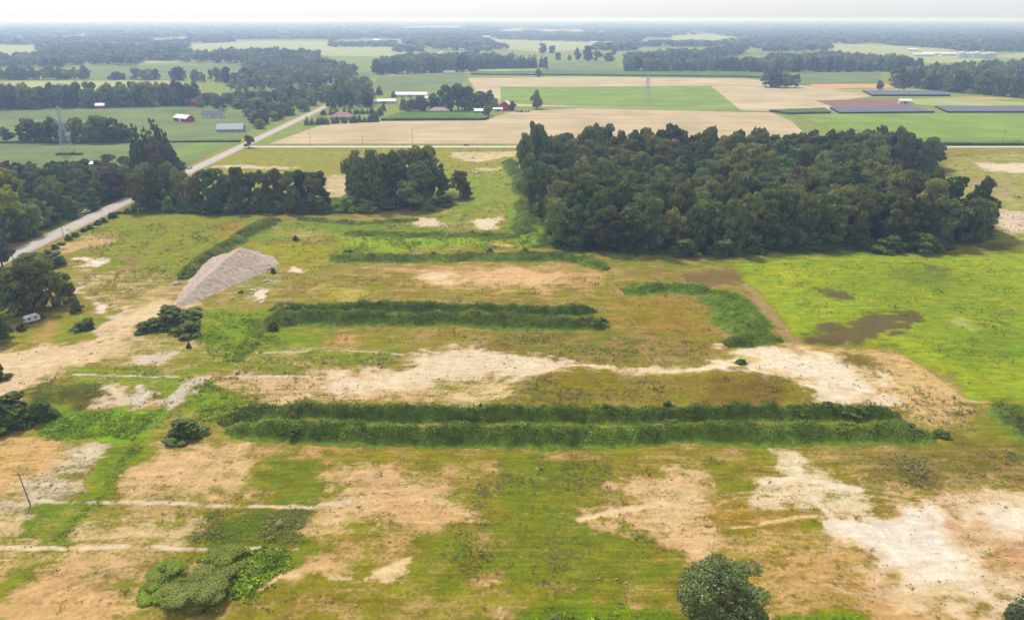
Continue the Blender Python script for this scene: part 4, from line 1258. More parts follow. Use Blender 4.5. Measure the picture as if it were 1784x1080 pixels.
def near_tree(name, kind, px, top, w_m, h, label, seed, n_leaf, size, mats, cat="tree", y=None):
    """tree whose base lies below the frame: stands so that its top meets the given pixel row"""
    yy = (540 - top) / F_PX
    dz, dy = -_sp + yy * _cp, _cp + yy * _sp
    t = (h - CAM_H) / dz
    g = ((px - 892) / F_PX * t, dy * t)
    o = empty(name, (g[0], g[1], hz(*g) - .1), 0, label=label, cat=cat)
    v, f = crown_arrays(kind, seed, n_leaf, size)
    mi = (np.random.default_rng(seed).random(len(f)) < .2).astype(int)
    link(bpy.data.objects.new("trunk", trunk_mesh("trunk", kind, seed)), o)
    link(bpy.data.objects.new("crown", mesh_np("crown", v, f, [M[q] for q in mats], mi)), o)
    o.scale = (w_m, w_m, h)
    return o


near_tree("willow_tree", 'dome', 1262, 992, 15.6, 12, "rounded grey-green tree at the bottom edge, right of centre", 5, 16000, .0150, ["leaf_n", "leaf_s"])
near_tree("willow_bush", 'bush', 1330, 1062, 5, 3.5, "low grey bush beside the rounded tree at the bottom edge", 6, 2500, .03, ["leaf_n", "leaf_s"], "bush")
near_tree("conifer_tree", 'conifer', 1800, 1025, 7, 9, "dark evergreen tip at the bottom right corner", 7, 5000, .02, ["needle", "needle"])
near_tree("willow_bush", 'bush', 350, 1002, 16, 5.0, "large silvery bush at the bottom edge, left", 8, 22000, .012, ["weed", "leaf_s"], "bush")
near_tree("willow_bush", 'bush', 285, 985, 12, 3.6, "bright green bush left of the large silvery one", 9, 15000, .013, ["weed", "weed_b"], "bush")
near_tree("willow_bush", 'bush', 385, 962, 14, 3.2, "green bush behind the large silvery one", 10, 15000, .013, ["weed", "weed_d"], "bush")
near_tree("willow_bush", 'bush', 968, 1070, 4, 2.0, "dark shrub top at the bottom edge near centre", 12, 1600, .035, ["leaf_n", "needle"], "bush")

# ------------------------------------------------------------------ berms overgrown with weeds
def berm(name, pts_px, hw, hh, label, leafs=("weed", "weed_d"), dens=9.0, leaf=.34, taper=6.0, foot=None):
    """earth bank along a px polyline (its centre line on the ground): mound part and weeds part"""
    w = PP(pts_px)
    seg = np.hypot(*np.diff(w, axis=0).T)
    L = np.concatenate([[0], np.cumsum(seg)])
    n = max(6, int(L[-1] / 1.5))
    s = np.linspace(0, L[-1], n)
    cx, cy = np.interp(s, L, w[:, 0]), np.interp(s, L, w[:, 1])
    tx, ty = np.gradient(cx), np.gradient(cy)
    tl = np.hypot(tx, ty)
    nx, ny = -ty / tl, tx / tl
    end = np.minimum(1, np.minimum(s, L[-1] - s) / taper + .03) ** .8
    NA = 21
    A = np.linspace(-1.55, 1.55, NA)
    prof = 1 / (1 + (np.abs(A) / .62) ** 3.2) - .03
    off = (fbm(s / 9, s * 0 + 8.1, 76, 3) - .5) * hw * .7
    wob = .50 + .95 * fbm(s / 5, s * 0 + hh, 77, 4)
    wid = hw * (.70 + .6 * fbm(s / 8, s * 0 + 3.3, 78, 4)) * (.5 + .5 * end)
    X = cx[:, None] + nx[:, None] * (A[None] * wid[:, None] + off[:, None])
    Y = cy[:, None] + ny[:, None] * (A[None] * wid[:, None] + off[:, None])
    base = height(X.ravel(), Y.ravel()).reshape(X.shape)
    Z = base - .12 + hh * prof[None] * (wob * end)[:, None] + .7 * prof[None] * (fbm(X / 2.2, Y / 2.2, 79, 3) - .5) * min(1, hh * .5)
    v = np.stack([X, Y, Z], 2).reshape(-1, 3)
    c = v.mean(0) * np.array([1, 1, 0])
    root = empty(name, tuple(c), 0, label=label, cat="earth bank")
    add("mound", mesh_np("mound", v - c, mesh_faces(NA, n)[:, ::-1], [M["mound"]], smooth=True), root)
    # weeds over the whole bank, thinning out down its skirts
    area = L[-1] * hw * 3.6
    m = int(area * dens * 2.3)
    rg = np.random.default_rng(int(abs(c[0] * 7 + c[1] * 13)) + 1)
    u, a = rg.uniform(0, n - 1.001, m), rg.uniform(0, NA - 1.001, m)
    i, j = u.astype(int), a.astype(int)
    fu, fa = (u - i)[:, None], (a - j)[:, None]
    V3 = np.stack([X, Y, Z], 2)
    p = (V3[i, j] * (1 - fu) + V3[i + 1, j] * fu) * (1 - fa) + (V3[i, j + 1] * (1 - fu) + V3[i + 1, j + 1] * fu) * fa
    aa = -1.55 + 3.1 * a / (NA - 1)
    clump = fbm(p[:, 0] / 1.8, p[:, 1] / 1.8, 91, 3)
    big = fbm(p[:, 0] / 7, p[:, 1] / 5, 93, 3)
    skirt = _ss(.80, 1.25, np.abs(aa) + (clump - .5) * .8)
    lift = rg.uniform(0, 1, m) ** 1.2 * (.12 + 3.2 * np.clip(clump - .40, 0, 1) + 3.0 * np.clip(big - .50, 0, 1)) * min(1.0, hh * .5 + .2) * (1 - .8 * skirt)
    p[:, 2] += lift + .06
    nr = np.stack([nx[i] * aa * .8, ny[i] * aa * .8, np.full(m, .75)], 1) + rg.normal(0, .5, (m, 3))
    keep = (rg.random(m) < 1 - .5 * _ss(.35, .6, np.abs(aa)) * (big < .52)) & (rg.random(m) > skirt * .72) & (rg.random(m) < .35 + _ss(.28, .5, clump * .6 + big * .4))
    sz = leaf * .58 * (1 - .35 * skirt)
    mi = (big + rg.normal(0, .14, m) > .5).astype(int)
    mi[rg.random(m) < .08 + .75 * skirt] = 2
    p, nr, mi, sz = p[keep], nr[keep], mi[keep], sz[keep]
    vq, fq = leaf_quads(p - c, nr, sz, rg)
    w_o = add("weeds", mesh_np("weeds", vq, fq, [M[q] for q in (*leafs, 'weed_f')], mi), root)
    w_o["kind"] = "stuff"
    return root


B_ = "overgrown_berm"
berm(B_, [(395, 752), (470, 758), (600, 761), (800, 764), (1000, 762), (1200, 758), (1400, 757), (1520, 758), (1625, 762)], 3.5, 3.5, "long green bank nearest the camera, the front one of the double bank", ("weed", "weed_d"), taper=12)
berm(B_, [(480, 719), (560, 723), (650, 727), (800, 727), (1000, 726), (1200, 725), (1350, 722), (1480, 722), (1568, 728)], 2.8, 3.2, "long green bank right behind the front bank", ("weed_d", "weed_d"), taper=7)
berm(B_, [(385, 742), (420, 728), (460, 722), (520, 735)], 4.0, 2.6, "dark bramble-grown end joining the long double bank at the left", ("weed_d", "leaf"), taper=5)
berm(B_, [(458, 563), (520, 561), (650, 560), (800, 562), (950, 566), (1062, 569)], 3.8, 3.7, "middle double bank's front ridge, dark green with a bright foot", ("weed_d", "weed"), taper=6)
berm(B_, [(470, 541), (560, 543), (700, 540), (780, 545), (900, 545), (1040, 545)], 2.9, 3.2, "middle double bank's rear ridge, dark green", ("weed_d", "weed_d"), taper=6)
berm(B_, [(575, 450), (650, 452), (780, 450), (900, 450), (985, 448), (1060, 470)], 4.6, 1.8, "pale green bank in front of the woodlot's left corner", ("weed", "weed"), leaf=.4, taper=6)
berm(B_, [(600, 408), (700, 409), (850, 412), (905, 414)], 3.6, 1.0, "low far bank below the tall ragged clump", ("weed", "weed"), leaf=.45, taper=6)
berm(B_, [(1085, 508), (1150, 505), (1240, 508)], 4.2, 2.2, "short bright green bank beside the brown heap", ("weed_b", "weed_b"), leaf=.38, taper=5)
berm(B_, [(1235, 512), (1270, 530), (1300, 570), (1330, 588)], 7.0, 2.6, "broad bright green bank along the cut by the meadow", ("weed_b", "weed_b"), leaf=.38, taper=7)
berm(B_, [(1262, 600), (1310, 592), (1362, 590)], 3.4, 2.2, "dark green toe of the broad bank above the white sand", ("weed", "weed_d"), taper=4)
berm(B_, [(318, 488), (345, 468), (385, 438), (430, 410), (480, 382)], 4.0, 1.8, "weedy bank running diagonally behind the gravel heap", ("weed_d", "weed"), leaf=.42, taper=6)
berm(B_, [(1745, 705), (1775, 730), (1840, 790)], 5.0, 2.2, "dark weedy bank cut by the right edge", ("weed_d", "leaf"), taper=5)
berm(B_, [(420, 620), (440, 595), (456, 562)], 3.0, .9, "low grassy swell at the left end of the middle bank", ("weed_b", "weed"), taper=4)
berm(B_, [(520, 384), (620, 392), (730, 386)], 3.0, .8, "low weedy ridge below the row of thin trees", ("weed", "weed_d"), leaf=.45, taper=6)
berm(B_, [(886, 282), (902, 308), (918, 345), (916, 385), (908, 412)], 5.0, 1.6, "grassy ditch bank curving along the woodlot's left flank", ("weed_d", "weed"), leaf=.45, taper=8)

# shrubs that break the banks' outlines
for lab, cnt, pts in [("straggly shrub sprouting from the long front bank", 16, [(420, 750), (600, 757), (800, 760), (1000, 758), (1200, 754), (1400, 752), (1580, 756)]),
                      ("straggly shrub sprouting from the long rear bank", 14, [(480, 718), (650, 724), (800, 725), (1000, 724), (1200, 722), (1350, 719), (1550, 724)]),
                      ("straggly shrub sprouting from the middle double bank", 14, [(470, 558), (650, 556), (800, 558), (950, 562), (1050, 566)]),
                      ("straggly shrub sprouting from the pale bank by the woodlot", 8, [(585, 448), (780, 448), (985, 446)])]:
    w_ = PP(pts)
    L_ = np.concatenate([[0], np.cumsum(np.hypot(*np.diff(w_, axis=0).T))])
    for s_ in np.sort(rng.uniform(0, L_[-1], cnt)):
        x, y = np.interp(s_, L_, w_[:, 0]), np.interp(s_, L_, w_[:, 1]) + rng.normal(0, 1.4)
        plant("bank_shrub", 'bush_w' if rng.random() < .7 else 'bush', x, y, rng.uniform(1.4, 3.0), rng.uniform(3, 6.5), lab, "shrub", lab.replace("shrub", "shrubs"), z=hz(x, y) + rng.uniform(.7, 1.5))
for px, b, t, w_, kd, l_ in [(305, 585, 534, 104, 'bush_w', "big rounded dark bush before the gravel heap"), (262, 586, 556, 54, 'bush_w', "lower bush touching the big bush's left side"), (330, 590, 560, 60, 'bush', "bush in front of the big rounded dark one"),
                             (330, 776, 730, 80, 'bush_w', "dome-shaped dark bush left of the long bank"), (30, 765, 690, 110, 'bush_w', "dark bushy thicket at the left edge, larger part"), (80, 745, 692, 70, 'bush_w', "dark bushy thicket's right part"),
                             (0, 770, 720, 70, 'bush_w', "thicket cut by the left edge above the tan field"), (1290, 641, 627, 24, 'bush_w', "lone round shrub on the white sand path"), (0, 668, 632, 36, 'bush_w', "small bush at the left edge on the sandy track"),
                             (476, 478, 464, 12, 'bush_w', "small shrub at the right foot of the gravel heap"), (283, 580, 566, 30, 'bush_b', "light bush beside the big rounded one"), (515, 421, 410, 14, 'bush_w', "small dark shrub by the fence line behind the heap"),
                             (330, 608, 596, 12, 'bush_w', "tiny dark shrub at the edge of the tan strip"), (150, 582, 556, 50, 'bush_w', "weedy bush on the slope right of the trailer"), (478, 580, 560, 26, 'bush_w', "small bush at the near left foot of the middle bank"),
                             (500, 563, 528, 66, 'bush', "dark bramble dome at the middle bank's left end"), (40, 578, 560, 22, 'bush', "small bush in front of the white trailer"), (72, 560, 546, 22, 'bush', "bush behind the white trailer's hitch end"),
                             (420, 512, 506, 12, 'bush_w', "tiny shrub on the grass right of the gravel heap"), (1560, 756, 735, 60, 'bush_w', "weedy tuft at the right end of the long double bank"), (1640, 770, 752, 40, 'bush_w', "straggly shrub between the long bank and the right edge")]:
    tree_px("bush", kd, px, b, t, w_, l_, "bush")

# ------------------------------------------------------------------ gravel heap
def gravel_heap():
    A_, B2 = P(320, 529), P(424, 463)
    hA, hB = 1.8, 8.4
    pad = 20
    xs = np.arange(min(A_[0], B2[0]) - pad, max(A_[0], B2[0]) + pad, .45)
    ys = np.arange(min(A_[1], B2[1]) - pad, max(A_[1], B2[1]) + pad, .45)
    X, Y = np.meshgrid(xs, ys)
    e = B2 - A_
    t = np.clip(((X - A_[0]) * e[0] + (Y - A_[1]) * e[1]) / (e @ e), 0, 1)
    d = np.hypot(X - A_[0] - t * e[0], Y - A_[1] - t * e[1])
    crest = hA + (hB - hA) * t ** .9
    side = (X - A_[0]) * -e[1] + (Y - A_[1]) * e[0]
    wob = 1 + .16 * (fbm(X / 5, Y / 5, 13, 3) - .5)
    Z = crest - d * np.where(side > 0, .44, .56) * wob + (fbm(X / 1.1, Y / 1.1, 15, 3) - .5) * .5 - np.abs(fbm(t * 26, d / 9, 17, 3) - .5) * 1.3 * np.clip(d / 4, 0, 1)
    Z = np.maximum(Z, -.8)
    Z = np.where(Z < 0, Z * .6, Z)
    base = height(X.ravel(), Y.ravel()).reshape(X.shape)
    v = np.stack([X, Y, Z + base], 2).reshape(-1, 3)
    f = mesh_faces(len(xs), len(ys))
    keep = (Z.ravel()[f] > -.45).any(1)
    c = np.array([B2[0], B2[1], 0])
    m = mat("grey_pink_gravel", C(200, 179, 163), .95, .08, var=.22, scale=.7, bump=.6)
    add("gravel_heap", mesh_np("gravel_heap", v - c, f[keep], [m], smooth=True), None, tuple(c), label="pale grey-pink gravel heap with a ramp running down to the dirt road", cat="gravel heap")


gravel_heap()
# spilled lumps round it
M["stone"] = mat("pale_lumps", C(220, 206, 192), .9, .1, var=.2, scale=2, rand=.12)
_v, _f = [], []
_ph = (1 + 5 ** .5) / 2
ico = np.array([(-1, _ph, 0), (1, _ph, 0), (-1, -_ph, 0), (1, -_ph, 0), (0, -1, _ph), (0, 1, _ph), (0, -1, -_ph), (0, 1, -_ph), (_ph, 0, -1), (_ph, 0, 1), (-_ph, 0, -1), (-_ph, 0, 1)]) / 1.9
icf = np.array([(0, 11, 5), (0, 5, 1), (0, 1, 7), (0, 7, 10), (0, 10, 11), (1, 5, 9), (5, 11, 4), (11, 10, 2), (10, 7, 6), (7, 1, 8), (3, 9, 4), (3, 4, 2), (3, 2, 6), (3, 6, 8), (3, 8, 9), (4, 9, 5), (2, 4, 11), (6, 2, 10), (8, 6, 7), (9, 8, 1)])
rk = [mesh_np("stone", ico * rng.uniform(.6, 1.2, (12, 1)) * np.array([1.2, 1, .6]), icf, [M["stone"]]) for _ in range(5)]
for px, py, s in [(306, 497, 1.6), (470, 470, 1.4), (478, 462, .9), (462, 492, 1.0), (450, 505, .8), (440, 512, .9), (405, 520, .8), (380, 528, .7), (320, 518, .9), (465, 512, 1.1)]:
    g = G(px, py)
    o = add("spoil_lump", rk[rng.integers(5)], None, (g.x, g.y, g.z + s * .2), rng.uniform(0, 6), label="pale lump of rubble lying round the gravel heap", cat="rubble", group="rubble lumps round the heap")
    o.scale = (s, s, s)
# rubble scraps beside the woodlot
_vv, _ff, off = [], [], 0
for i in range(70):
    px, py = rng.uniform(1738, 1800), rng.uniform(368, 405)
    g = G(px, py)
    s = rng.uniform(.15, .55)
    _vv.append(ico * rng.uniform(.6, 1.2, (12, 1)) * s + np.array([g.x, g.y, g.z + .1]))
    _ff.append(icf + off)
    off += 12
add("rubble", mesh_np("rubble", np.vstack(_vv), np.vstack(_ff), [M["stone"]]), kind="stuff", label="pale rubble strewn right of the woodlot")

# clods and stones on the bare ground
def clods():
    rg = np.random.default_rng(91)
    w = PP([(-60, 600), (1840, 600), (1840, 1100), (-60, 1100)])
    p = rg.uniform(w.min(0), w.max(0), (16000, 2))
    ix = np.clip(np.searchsorted(COVER[0], p[:, 0]), 0, len(COVER[0]) - 1)
    iy = np.clip(np.searchsorted(COVER[1], p[:, 1]), 0, len(COVER[1]) - 1)
    p = p[(COVER[2][iy, ix] < .42) & (fbm(p[:, 0] / 6, p[:, 1] / 6, 55, 3) > .5)][:2600]
    z = height(p[:, 0], p[:, 1])
    sz = rg.lognormal(-2.0, .5, len(p))
    sh = rg.uniform(.6, 1.2, (len(p), 12, 1))
    V = ico[None] * sh * sz[:, None, None] * np.array([1.2, 1.2, .7]) + np.stack([p[:, 0], p[:, 1], z + sz * .2], 1)[:, None]
    F = icf[None] + (np.arange(len(p)) * 12)[:, None, None]
    add("stones", mesh_np("stones", V.reshape(-1, 3), F.reshape(-1, 3), [mat("clods", C(196, 170, 132), .95, .05, var=.3, scale=.4)]), kind="stuff", label="small stones and clods on the bare sandy ground")


clods()
# ------------------------------------------------------------------ small weeds over the open site
def weeds(name, label, regions, m, size, seed):
    rg = np.random.default_rng(seed)
    Cn, Nr, Sz = [], [], []
    for poly, count, sc in regions:
        w = PP(poly)
        lo, hi = w.min(0), w.max(0)
        p = rg.uniform(lo, hi, (count * 6, 2))
        p = p[sdist(w, p[:, 0], p[:, 1]) < 0]
        d = fbm(p[:, 0] / 8, p[:, 1] / 8, 33, 4)
        ix = np.clip(np.searchsorted(COVER[0], p[:, 0]), 0, len(COVER[0]) - 1)
        iy = np.clip(np.searchsorted(COVER[1], p[:, 1]), 0, len(COVER[1]) - 1)
        cv = COVER[2][iy, ix]
        rim = _ss(0, 3.5, -sdist(w, p[:, 0], p[:, 1]))
        p = p[rg.random(len(p)) < (.10 + .90 * _ss(.38, .74, d)) * (.03 + _ss(.12, .6, cv)) * rim][:count]
        z = height(p[:, 0], p[:, 1])
        s = sc * rg.lognormal(0, .45, len(p))
        for k in range(7):
            o = rg.normal(0, .30, (len(p), 2)) * s[:, None]
            Cn.append(np.stack([p[:, 0] + o[:, 0], p[:, 1] + o[:, 1], z + s * rg.uniform(.08, .55, len(p))], 1))
            Nr.append(np.stack([o[:, 0] / s, o[:, 1] / s, np.full(len(p), .5)], 1) + rg.normal(0, .4, (len(p), 3)))
            Sz.append(s * size)
    v, f = leaf_quads(np.vstack(Cn), np.vstack(Nr), np.concatenate(Sz), rg)
    add(name, mesh_np(name, v, f, [m]), kind="stuff", label=label)


weeds("weeds", "small weeds dotting the sandy foreground", [
    ([(-100, 785), (1890, 785), (1890, 1100), (-100, 1100)], 2600, .38),
    ([(840, 795), (1070, 795), (1150, 950), (1110, 1070), (740, 1000)], 1800, .4),
    ([(340, 890), (560, 880), (540, 955), (320, 950)], 900, .45),
    ([(1480, 785), (1790, 780), (1800, 850), (1540, 860)], 800, .5),
    ([(60, 640), (700, 610), (700, 700), (300, 770), (200, 770), (60, 700)], 1800, .55),
    ([(840, 570), (1250, 590), (1260, 650), (800, 640)], 1300, .5),
    ([(900, 660), (1420, 660), (1430, 705), (880, 708)], 1100, .5),
    ([(480, 480), (1250, 480), (1250, 600), (480, 600)], 1800, .6),
    ([(1280, 460), (1790, 445), (1790, 690), (1560, 600), (1400, 590)], 500, .5),
    ([(110, 400), (440, 380), (330, 480), (150, 540)], 1800, .7),
    ([(440, 380), (1050, 400), (1290, 460), (480, 475)], 2200, .7),
    ([(1440, 600), (1740, 720), (1700, 780), (1500, 700)], 900, .6),
    ([(800, 262), (930, 262), (930, 400), (650, 395)], 900, .9),
    ([(1600, 265), (1850, 265), (1850, 440), (1700, 440)], 900, .9),
], M["tuft"], .20, 41)
weeds("green_weeds", "lush green weeds on the darker green strips", [
    ([(225, 775), (268, 765), (220, 840), (110, 950), (70, 950), (150, 872)], 900, .3),
    ([(40, 768), (110, 715), (280, 718), (240, 772)], 2600, .55),
    ([(420, 955), (510, 950), (520, 990), (440, 1060), (230, 1040), (300, 980)], 1800, .6),
    ([(300, 640), (430, 690), (420, 740), (340, 740)], 900, .6),
    ([(345, 545), (470, 545), (500, 600), (400, 640), (330, 600)], 1500, .6),
    ([(590, 410), (960, 412), (1000, 435), (590, 440)], 1500, .7),
    ([(905, 1062), (1180, 1064), (1180, 1100), (880, 1100)], 700, .5),
    ([(1340, 1074), (1520, 1074), (1520, 1100), (1340, 1100)], 500, .5),
    ([(900, 290), (940, 330), (945, 412), (915, 412)], 900, .9),
    ([(1290, 462), (1700, 446), (1784, 470), (1784, 690), (1690, 680), (1580, 590), (1420, 560)], 2600, .45),
], M["weed_b"], .24, 43)

# ------------------------------------------------------------------ middle-distance trees
def row_px(name, kind, x0, x1, b0, b1, h, n, w, label, group, jit=.35, cat="tree", hv=.22):
    """n trees of about h metres, w metres wide, along the ground line between two pixels"""
    a, b = P(x0, b0), P(x1, b1)
    for i in range(n):
        t = (i + .5 + rng.uniform(-jit, jit)) / n
        g = a + (b - a) * t + rng.normal(0, w * .15, 2)
        small_plant(name, kind, g[0], g[1], h * rng.uniform(1 - hv, 1 + hv), w * rng.uniform(.8, 1.25), label, cat, group)


for px, b, t, w_ in [(50, 246, 207, 38), (72, 247, 214, 26), (92, 248, 205, 34), (108, 248, 210, 30), (138, 248, 206, 30), (160, 248, 212, 30), (176, 248, 203, 38), (196, 248, 208, 38), (214, 247, 215, 34), (225, 246, 226, 16)]:
    tree_px("field_tree", 'broad', px, b, t, w_, "round tree in the field clump around the near pylon's foot", "tree", "clump by the near pylon", small=True)
tree_px("field_tree", 'broad', 13, 246, 222, 24, "single round tree at the left edge of the field clump", small=True)
for k_ in range(2):
    row_px("hedgerow_tree", 'broad', -25, 345, 191 - 3 * k_, 183 - 2 * k_, 24, 34, 17, "tree in the long dark tree line behind the left field", "long left tree line")
row_px("hedgerow_tree", 'broad', -10, 50, 139, 139, 22, 7, 20, "tree in the far hedgerow at the left edge", "far left hedgerow")
row_px("hedgerow_tree", 'broad', 54, 158, 139, 138, 20, 13, 17, "tree in the far hedgerow with gaps, left", "far gapped hedgerow")
for px, b, t, w_, l_ in [(191, 139, 133, 8, "tiny tree left of the far pair"), (208, 139, 125, 26, "far round tree in the pale field, left one"), (238, 139, 119, 26, "far dark tree of the middle pair"), (258, 140, 121, 26, "far dark tree touching the middle pair"),
                         (272, 139, 121, 18, "far tree at the right of the middle pair"), (311, 140, 118, 32, "large lone round far tree in the pale field"), (341, 142, 122, 18, "narrow far tree right of the large lone one"), (354, 143, 126, 12, "slim far tree beside the narrow one"), (368, 140, 122, 14, "pointed far tree alone in the field")]:
    tree_px("field_tree", 'broad', px, b, t, w_, l_, small=True)
row_px("hedgerow_tree", 'broad', 378, 445, 142, 150, 22, 8, 20, "tree closing the far hedgerow towards the road", "hedgerow towards the road")
# woods left of the road in the middle distance
k = 0
for x, y in scatter(PP([(330, 180), (470, 172), (560, 155), (580, 176), (560, 186), (500, 206), (452, 226), (440, 214), (430, 196), (345, 186)]), 15, 3000, 21):
    if x < ROADX - 10 and abs(x - P(375, 200)[0]) > 0:
        small_plant("roadside_grove_tree", 'broad', x, y, rng.uniform(9, 16), rng.uniform(11, 17), "tree in the grove left of the road beyond the cross road", "tree", "grove left of the far road")
tree_px("junction_tree", 'broad', 434, 257, 236, 20, "small dark round tree at the road junction", small=True)
for x, y in scatter(PP([(576, 190), (590, 168), (640, 158), (652, 176), (648, 188)]), 13, 1500, 22):
    small_plant("dark_grove_tree", 'broad', x, y, rng.uniform(17, 26), rng.uniform(13, 18), "dark tree in the grove right of the road above the pinkish roof", "tree", "dark grove above the pinkish roof")
for px, b, t, w_, l_ in [(634, 172, 148, 12, "spruce at the grove's right, left one"), (646, 176, 150, 14, "spruce at the grove's right, tall one"), (661, 166, 148, 13, "lone spruce before the white greenhouse"), (686, 170, 157, 10, "small dark spruce between the white roofs"), (668, 194, 178, 10, "small spruce before the white greenhouse's right end"),
                         (703, 192, 166, 14, "spruce at the left end of the farmstead trees")]:
    tree_px("spruce_tree", 'conifer', px, b, t, w_, l_, small=True)
row_px("young_spruce", 'conifer', 530, 662, 219, 212, 8, 17, 6, "young spruce in the front row before the pinkish-roofed house", "front row of young spruces")
row_px("young_spruce", 'conifer', 556, 664, 201, 198, 7, 15, 6, "young spruce in the back row behind the pinkish-roofed house", "back row of young spruces")
row_px("young_spruce", 'conifer', 645, 664, 212, 200, 9, 6, 7, "young spruce closing the plot beside the maize", "spruces beside the maize")
for px, b, t, w_, l_ in [(716, 194, 172, 24, "dark round tree at the farmstead's left"), (735, 194, 166, 26, "dark tree second from the farmstead's left"), (757, 192, 164, 28, "tree behind the tan-roofed house"), (778, 194, 150, 32, "tall tree right behind the tan-roofed house"),
                         (798, 192, 148, 34, "tallest tree of the farmstead"), (815, 192, 152, 30, "tree right of the farmstead's tallest"), (836, 190, 160, 28, "rounded tree behind the white-roofed building"), (850, 190, 158, 26, "tree right of the white-roofed building"),
                         (862, 192, 172, 18, "small dark tree left of the red barn"), (892, 193, 176, 14, "small dark tree right of the red barn"), (848, 202, 182, 14, "dark tree before the farmstead's right end"), (935, 190, 158, 22, "pale grey-green lone tree in the stubble right of the barn")]:
    tree_px("farmstead_tree", 'broad', px, b, t, w_, l_, small=True)
row_px("lawn_shrub", 'bush', 900, 925, 196, 196, 2.6, 5, 4, "small shrub in the lawn right of the red barn", "shrubs by the red barn", cat="shrub")
# windbreak and woods right of the road
row_px("windbreak_tree", 'conifer', 828, 942, 121, 119, 27, 22, 15, "dark evergreen in the dense windbreak", "dense windbreak", hv=.08)
row_px("windbreak_tree", 'broad', 655, 830, 130, 124, 26, 22, 22, "tree in the wood at the far bend of the road", "wood at the far road bend")
for px, b, t, w_, l_ in [(951, 122, 100, 11, "narrow dark tree just right of the windbreak"), (938, 134, 121, 13, "small bushy tree before the windbreak's right end"), (1006, 106, 84, 12, "tall far tree right of the windbreak, left of a pair"), (1024, 106, 81, 20, "tall far tree right of the windbreak, right of a pair"),
                         (1040, 107, 90, 20, "rounded far tree beside the pair"), (1062, 107, 92, 22, "rounded far tree nearest the central woods"), (972, 105, 92, 12, "small far tree in the pale field"), (992, 106, 96, 8, "tiny far tree in the pale field"),
                         (945, 93, 76, 16, "far dark tree above the windbreak"), (962, 93, 80, 14, "far tree beside the one above the windbreak"), (1070, 96, 82, 8, "slim far tree left of the central woods")]:
    tree_px("field_tree", 'broad', px, b, t, w_, l_, small=True)
for px, b, t, w_ in [(1334, 152, 124, 26), (1350, 153, 122, 30), (1370, 153, 126, 32), (1385, 153, 130, 20)]:
    tree_px("clump_tree", 'broad', px, b, t, w_, "dark tree of the compact round clump in the stubble", "tree", "compact round clump", small=True)
for px, b, t, w_, l_ in [(1532, 157, 140, 13, "lone tree behind the farthest shade canopy"), (1567, 156, 147, 6, "tiny tree of the pair by the right-hand woods, left"), (1574, 157, 147, 6, "tiny tree of the pair by the right-hand woods, right")]:
    tree_px("field_tree", 'broad', px, b, t, w_, l_, small=True)
for k_ in range(2):
    row_px("edge_tree", 'broad', 1556, 1800, 152 - 5 * k_, 172 - 6 * k_, 26, 26, 19, "tree on the near edge of the right-hand far woods", "edge of the right-hand woods")
row_px("edge_tree", 'broad', 1085, 1600, 126, 125, 25, 46, 22, "tree on the near edge of the central far woods", "edge of the central far woods")

# far woods that read as masses
def mass(poly, spacing, h, w, label, name="far_woods", n_leaf=110, size=.13, seed=1):
    pts = scatter(PP(poly), spacing, 9000, seed)
    if len(pts):
        tree_mass(name, pts, h, w, M["far_leaf"], label, n_leaf, size)


mass([(1560, 146), (1620, 132), (1784, 124), (2000, 124), (2000, 172), (1784, 166), (1650, 160)], 17, 25, 21, "right-hand far woods behind their near edge", seed=31)
mass([(1088, 122), (1340, 116), (1420, 114), (1540, 120), (1600, 124), (1100, 125)], 19, 24, 24, "central far woods behind their near edge", seed=32)
mass([(1095, 106), (1200, 100), (1300, 92), (1290, 96), (1180, 112), (1090, 114)], 21, 26, 26, "central far woods, rear part", seed=33)
mass([(655, 126), (830, 121), (900, 112), (830, 104), (700, 108)], 22, 24, 24, "woods behind the far road bend", seed=34)
mass([(430, 118), (555, 112), (625, 130), (600, 148), (470, 160), (400, 165), (420, 150)], 23, 20, 21, "woods left of the road in the distance", seed=35)
mass([(-250, 108), (105, 106), (112, 118), (-250, 120)], 24, 22, 26, "far wood at the left behind the hedgerow", seed=36)
mass([(75, 94), (330, 92), (330, 110), (250, 104), (245, 114), (78, 116)], 25, 24, 28, "far wood in the left middle", seed=37)
mass([(340, 102), (460, 96), (560, 104), (540, 110), (430, 112), (345, 110)], 24, 24, 26, "far wood above the roadside grove", seed=38)
mass([(575, 80), (690, 78), (690, 83), (575, 83)], 24, 18, 26, "far hedge in the long pale field", seed=39)
mass([(690, 88), (735, 88), (735, 92), (690, 92)], 24, 18, 26, "small far copse in the long pale field", seed=40)
mass([(1334, 112), (1440, 106), (1560, 112), (1590, 120), (1500, 122), (1340, 120)], 20, 24, 24, "far woods behind the round clump", seed=41)
mass([(870, 66), (1120, 70), (1100, 76), (870, 70)], 32, 22, 34, "distant wood above the centre fields", seed=42)
mass([(750, 76), (860, 78), (850, 90), (760, 88)], 30, 20, 30, "distant wooded hamlet above the road", seed=43)
mass([(1390, 72), (1440, 74), (1440, 84), (1390, 86)], 30, 22, 30, "distant copse left of the white farm", seed=44)
mass([(1500, 72), (1560, 76), (1650, 82), (1784, 80), (1900, 84), (1900, 92), (1740, 92), (1660, 88), (1560, 80)], 30, 24, 32, "distant woods behind the white farm", seed=45)

